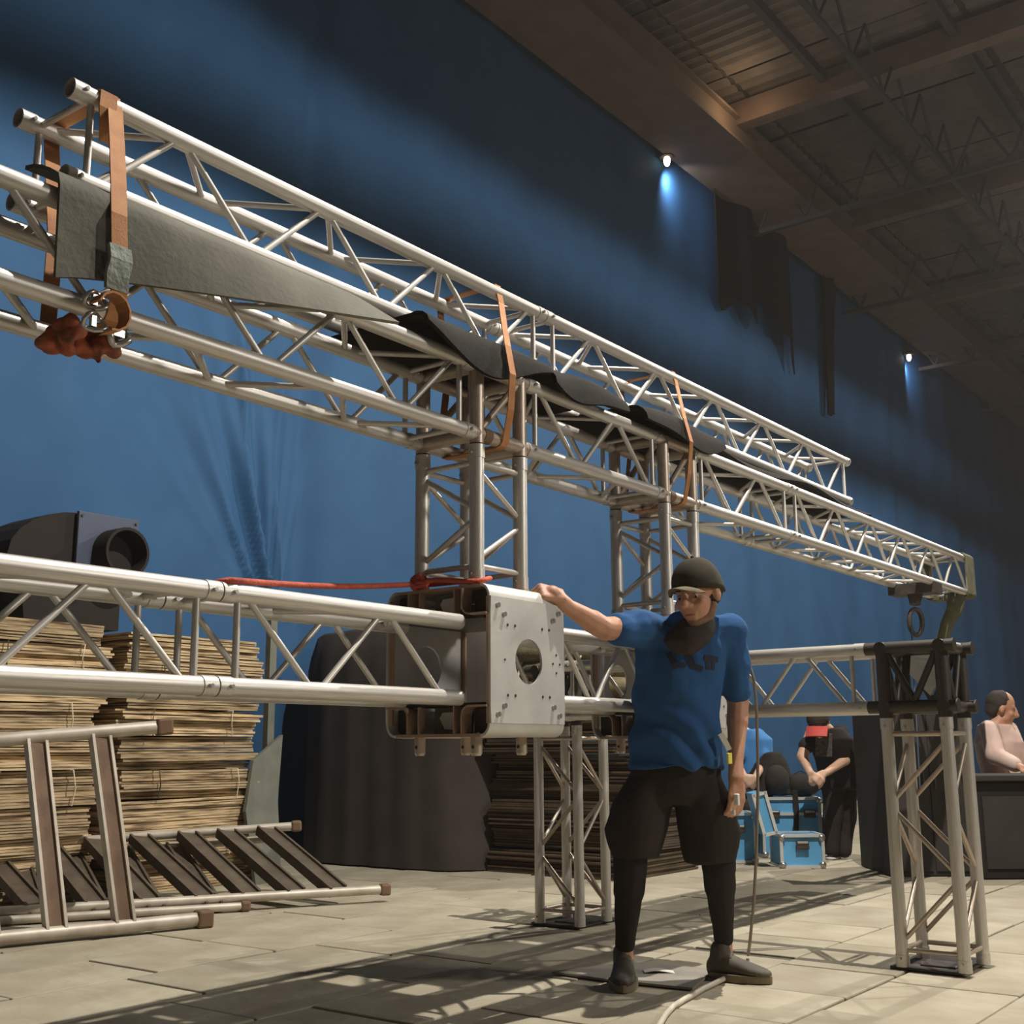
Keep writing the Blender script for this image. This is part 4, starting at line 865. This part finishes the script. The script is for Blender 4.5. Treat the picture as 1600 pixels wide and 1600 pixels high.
b = MB(); b.loft([(H2_(0, -.012, .02 + .11 * math.sin(t * PI / 2)), HR2, HF2, .088 * max(.05, math.cos(t * PI / 2)) ** .8, .105 * max(.05, math.cos(t * PI / 2)) ** .8) for t in [i / 7 for i in range(8)]], 20); cp = b.build('cap', M['hair'], bg)
b = MB(); b.grid(lambda s, t: H2_((s - .5) * .17, .06 + .035 * math.cos((s - .5) * 2.6) + .09 * t, .045 - .02 * t - .03 * (2 * s - 1) ** 2), 10, 5, .01); b.build('cap_brim', M['redcap'], cp)
b = MB(); b.grid(lambda s, t: P(lerp(1274, 1300, s), lerp(1146, 1182, t), -.235 + .05 * t + .02 * abs(s - .5)), 6, 6, .004); b.build('shirt_print', M['teeprint'], bg)
# ---- crouching person in blue behind the hanging cable
Yc = 10.2; P = lambda x, y, d=0: at(x, y, Yc + d)
bp_ = thing('person', onz(1170, 1325), 'person in bright blue t-shirt crouching behind the thin hanging cable', 'person')
b = MB(); r_ = head_basis(RT * -.8 - FW * .5 - UP * .3); head(b, P(1150, 1128, -.1), *r_, .95); caps(b, P(1156, 1138, -.05), P(1168, 1150), .05, .06)
b.loft([(P(1178, 1225), RT, FW, .14, .11), (P(1180, 1190), RT, FW, .14, .1), (P(1176, 1158), RT, FW, .12, .085)]); chain(b, [(P(1188, 1156, -.03), .036), (P(1192, 1195, -.1), .04), (P(1180, 1215, -.35), .028)]); hand(b, P(1174, 1219, -.4), RT * -.8 - UP * .5, -FW, (.4, .5, .4), .95, 1)
chain(b, [(P(1162, 1156, -.03), .036), (P(1152, 1195, -.1), .04), (P(1164, 1215, -.35), .028)]); hand(b, P(1168, 1219, -.4), RT * .6 - UP * .5, -FW, (.4, .5, .4), .95, -1)
chain(b, [(P(1172, 1235), .09), (P(1165, 1262, -.3), .06), (P(1168, 1318, -.1), .045)]); chain(b, [(P(1188, 1235), .09), (P(1190, 1262, -.25), .06), (P(1188, 1318, -.1), .045)])
solid(b, 'body', 'skin_pale', bp_, .010, 2)
b = MB(); b.loft([(P(1180, 1225), RT, FW, .15, .13), (P(1181, 1190), RT, FW, .15, .125), (P(1177, 1155), RT, FW, .165, .125), (P(1170, 1140), RT, FW, .1, .09)]); caps(b, P(1184, 1150), P(1192, 1180, -.08), .07, .06); caps(b, P(1166, 1150), P(1155, 1180, -.08), .07, .06); solid(b, 'tshirt', 'bluetee', bp_, .011, 3, .008, 7)
b = MB(); chain(b, [(P(1180, 1222), .13), (P(1174, 1238), .11), (P(1165, 1262, -.3), .075), (P(1168, 1318, -.1), .06)]); chain(b, [(P(1180, 1222), .13), (P(1188, 1238), .11), (P(1190, 1262, -.25), .075), (P(1188, 1318, -.1), .06)]); solid(b, 'trousers', 'shorts', bp_, .011, 3)
b = MB(); q = P(1150, 1128, -.1); b.ball(q + UP * .045 + FW * .03, (.08, .08, .075)); b.build('hair', M['hair'], bp_)
# ---- person in pink behind the counter
pd = pC + FW * .95; Yd = pd.dot(FW); P = lambda x, y, d=0: at(x, y, Yd + d)
pk = thing('person', Vector((pd.x, pd.y, 0)), 'person in pale pink shirt with dark hair behind the dark counter', 'person')
b = MB(); HRk, HFk, HUk = head_basis(RT * .8 - FW * .25 - UP * .25); hk = P(1566, 1108); Hk, hmk = head(b, hk, HRk, HFk, HUk, 1.05); caps(b, hk - UP * .06, P(1556, 1135), .055, .06)
b.loft([(P(1570, 1320), RT, FW, .13, .1), (P(1568, 1210), RT, FW, .15, .11), (P(1560, 1160), RT, FW, .17, .11), (P(1555, 1135), RT, FW, .13, .09)])
chain(b, [(P(1545, 1142, -.1), .055), (P(1556, 1182, -.2), .045), (P(1596, 1200, -.35), .03)]); hand(b, P(1604, 1203, -.37), RT, -FW + UP, (.3, .4, .4), 1, 1); chain(b, [(P(1578, 1142, .1), .055), (P(1592, 1180, .05), .045), (P(1622, 1200, -.1), .03)]); hand(b, P(1630, 1203, -.1), RT, -FW + UP, (.3, .4, .4), 1, 1)
chain(b, [(P(1562, 1320), .09), (Vector((*P(1562, 1340).xy, .5)), .06), (Vector((*P(1562, 1340).xy, .06)), .04)]); chain(b, [(P(1584, 1320), .09), (Vector((*P(1584, 1340).xy, .5)), .06), (Vector((*P(1584, 1340).xy, .06)), .04)])
solid(b, 'body', 'skin', pk, .010, 2)
b = MB(); b.loft([(P(1570, 1290), RT, FW, .16, .13), (P(1568, 1205), RT, FW, .165, .135), (P(1560, 1160), RT, FW, .185, .135), (P(1555, 1132), RT, FW, .13, .10)]); caps(b, P(1546, 1142, -.08), P(1556, 1180, -.18), .08, .07); caps(b, P(1556, 1180, -.18), P(1585, 1195, -.3), .068, .055); caps(b, P(1575, 1142, .05), P(1592, 1180, .05), .08, .07); solid(b, 'shirt', 'pinkshirt', pk, .011, 3, .010, 8)
b = MB(); b.ball(Hk(0, -.03, .045), (.088, .10, .088), hmk, 16, 10); b.ball(Hk(0, -.06, -.01), (.075, .06, .075), hmk, 14, 8); solid(b, 'hair', 'hair', pk, .009, 2, .01, 18)
b = MB(); chain(b, [(P(1572, 1280), .14), (P(1562, 1320), .11), (Vector((*P(1562, 1340).xy, .08)), .07)]); chain(b, [(P(1572, 1280), .14), (P(1584, 1320), .11), (Vector((*P(1584, 1340).xy, .08)), .07)]); solid(b, 'trousers', 'shorts', pk, .012, 3)

rgr = thing('red_rag', rp - UP * .06, 'crumpled red and brown rag tied to the beam chord below the first strap', 'rag'); b = MB(); random.seed(8)
for k in range(12):
    q = rp + Vector((random.uniform(-.065, .075), random.uniform(-.045, .045), random.uniform(-.02, .03))); b.ball(q, (random.uniform(.025, .045), random.uniform(.02, .035), random.uniform(.012, .022)), Matrix.Rotation(random.random() * 3, 3, 'Y'), 10, 8)
solid(b, 'rag_cloth', 'redcloth', rgr, .005, 1, .018, 30)
finish_solids()
# print on the chest: flat strokes laid on the cloth
from mathutils.bvhtree import BVHTree
bpy.context.view_layer.update()
bv = BVHTree.FromPolygons([tee.matrix_world @ v.co for v in tee.data.vertices], [tuple(p.vertices) for p in tee.data.polygons])
strokes = [((1044, 1020), (1058, 1044), 9), ((1056, 1036), (1072, 1040), 7), ((1072, 1018), (1082, 1040), 10), ((1080, 1040), (1098, 1046), 8), ((1104, 1025), (1107, 1046), 6), ((1100, 1027), (1122, 1031), 8), ((1115, 1030), (1114, 1047), 5)]
pm = MB()
for (x0, y0), (x1, y1), wd in strokes:
    dx, dy = x1 - x0, y1 - y0; ln = math.hypot(dx, dy); nx, ny = -dy / ln * wd / 2, dx / ln * wd / 2; nn = max(2, int(ln / 4)); vs = []
    for i in range(nn + 1):
        for sgn in (-1, 0, 1):
            px, py = x0 + dx * i / nn + nx * sgn, y0 + dy * i / nn + ny * sgn; dr = ray(px, py).normalized(); hit = bv.ray_cast(EYE, dr); vs.append((hit[0] - dr * .0025) if hit[0] else at(px, py, 4.37))
    pm.add(vs, [(i * 3 + j, i * 3 + j + 1, i * 3 + j + 4, i * 3 + j + 3) for i in range(nn) for j in range(2)], True)
po = pm.build('chest_print', M['print'], man)
# ------------------------------------------------------------------ thin haze added to lift the blacks
hz = bpy.data.materials.new('lift_haze'); hz.use_nodes = True; nt = hz.node_tree; nt.nodes.clear()
ov = nt.nodes.new('ShaderNodeOutputMaterial'); vs_ = nt.nodes.new('ShaderNodeVolumeScatter'); vs_.inputs['Color'].default_value = (1, .93, .86, 1); vs_.inputs['Density'].default_value = .0014; vs_.inputs['Anisotropy'].default_value = .0
nt.links.new(vs_.outputs[0], ov.inputs['Volume'])
b = MB(); b.box((20, -1.5, 4.95), (70, 21, 11)); hb = b.build('haze', hz); tag(hb, 'thin dusty haze filling the air of the hall', 'haze', kind='stuff')
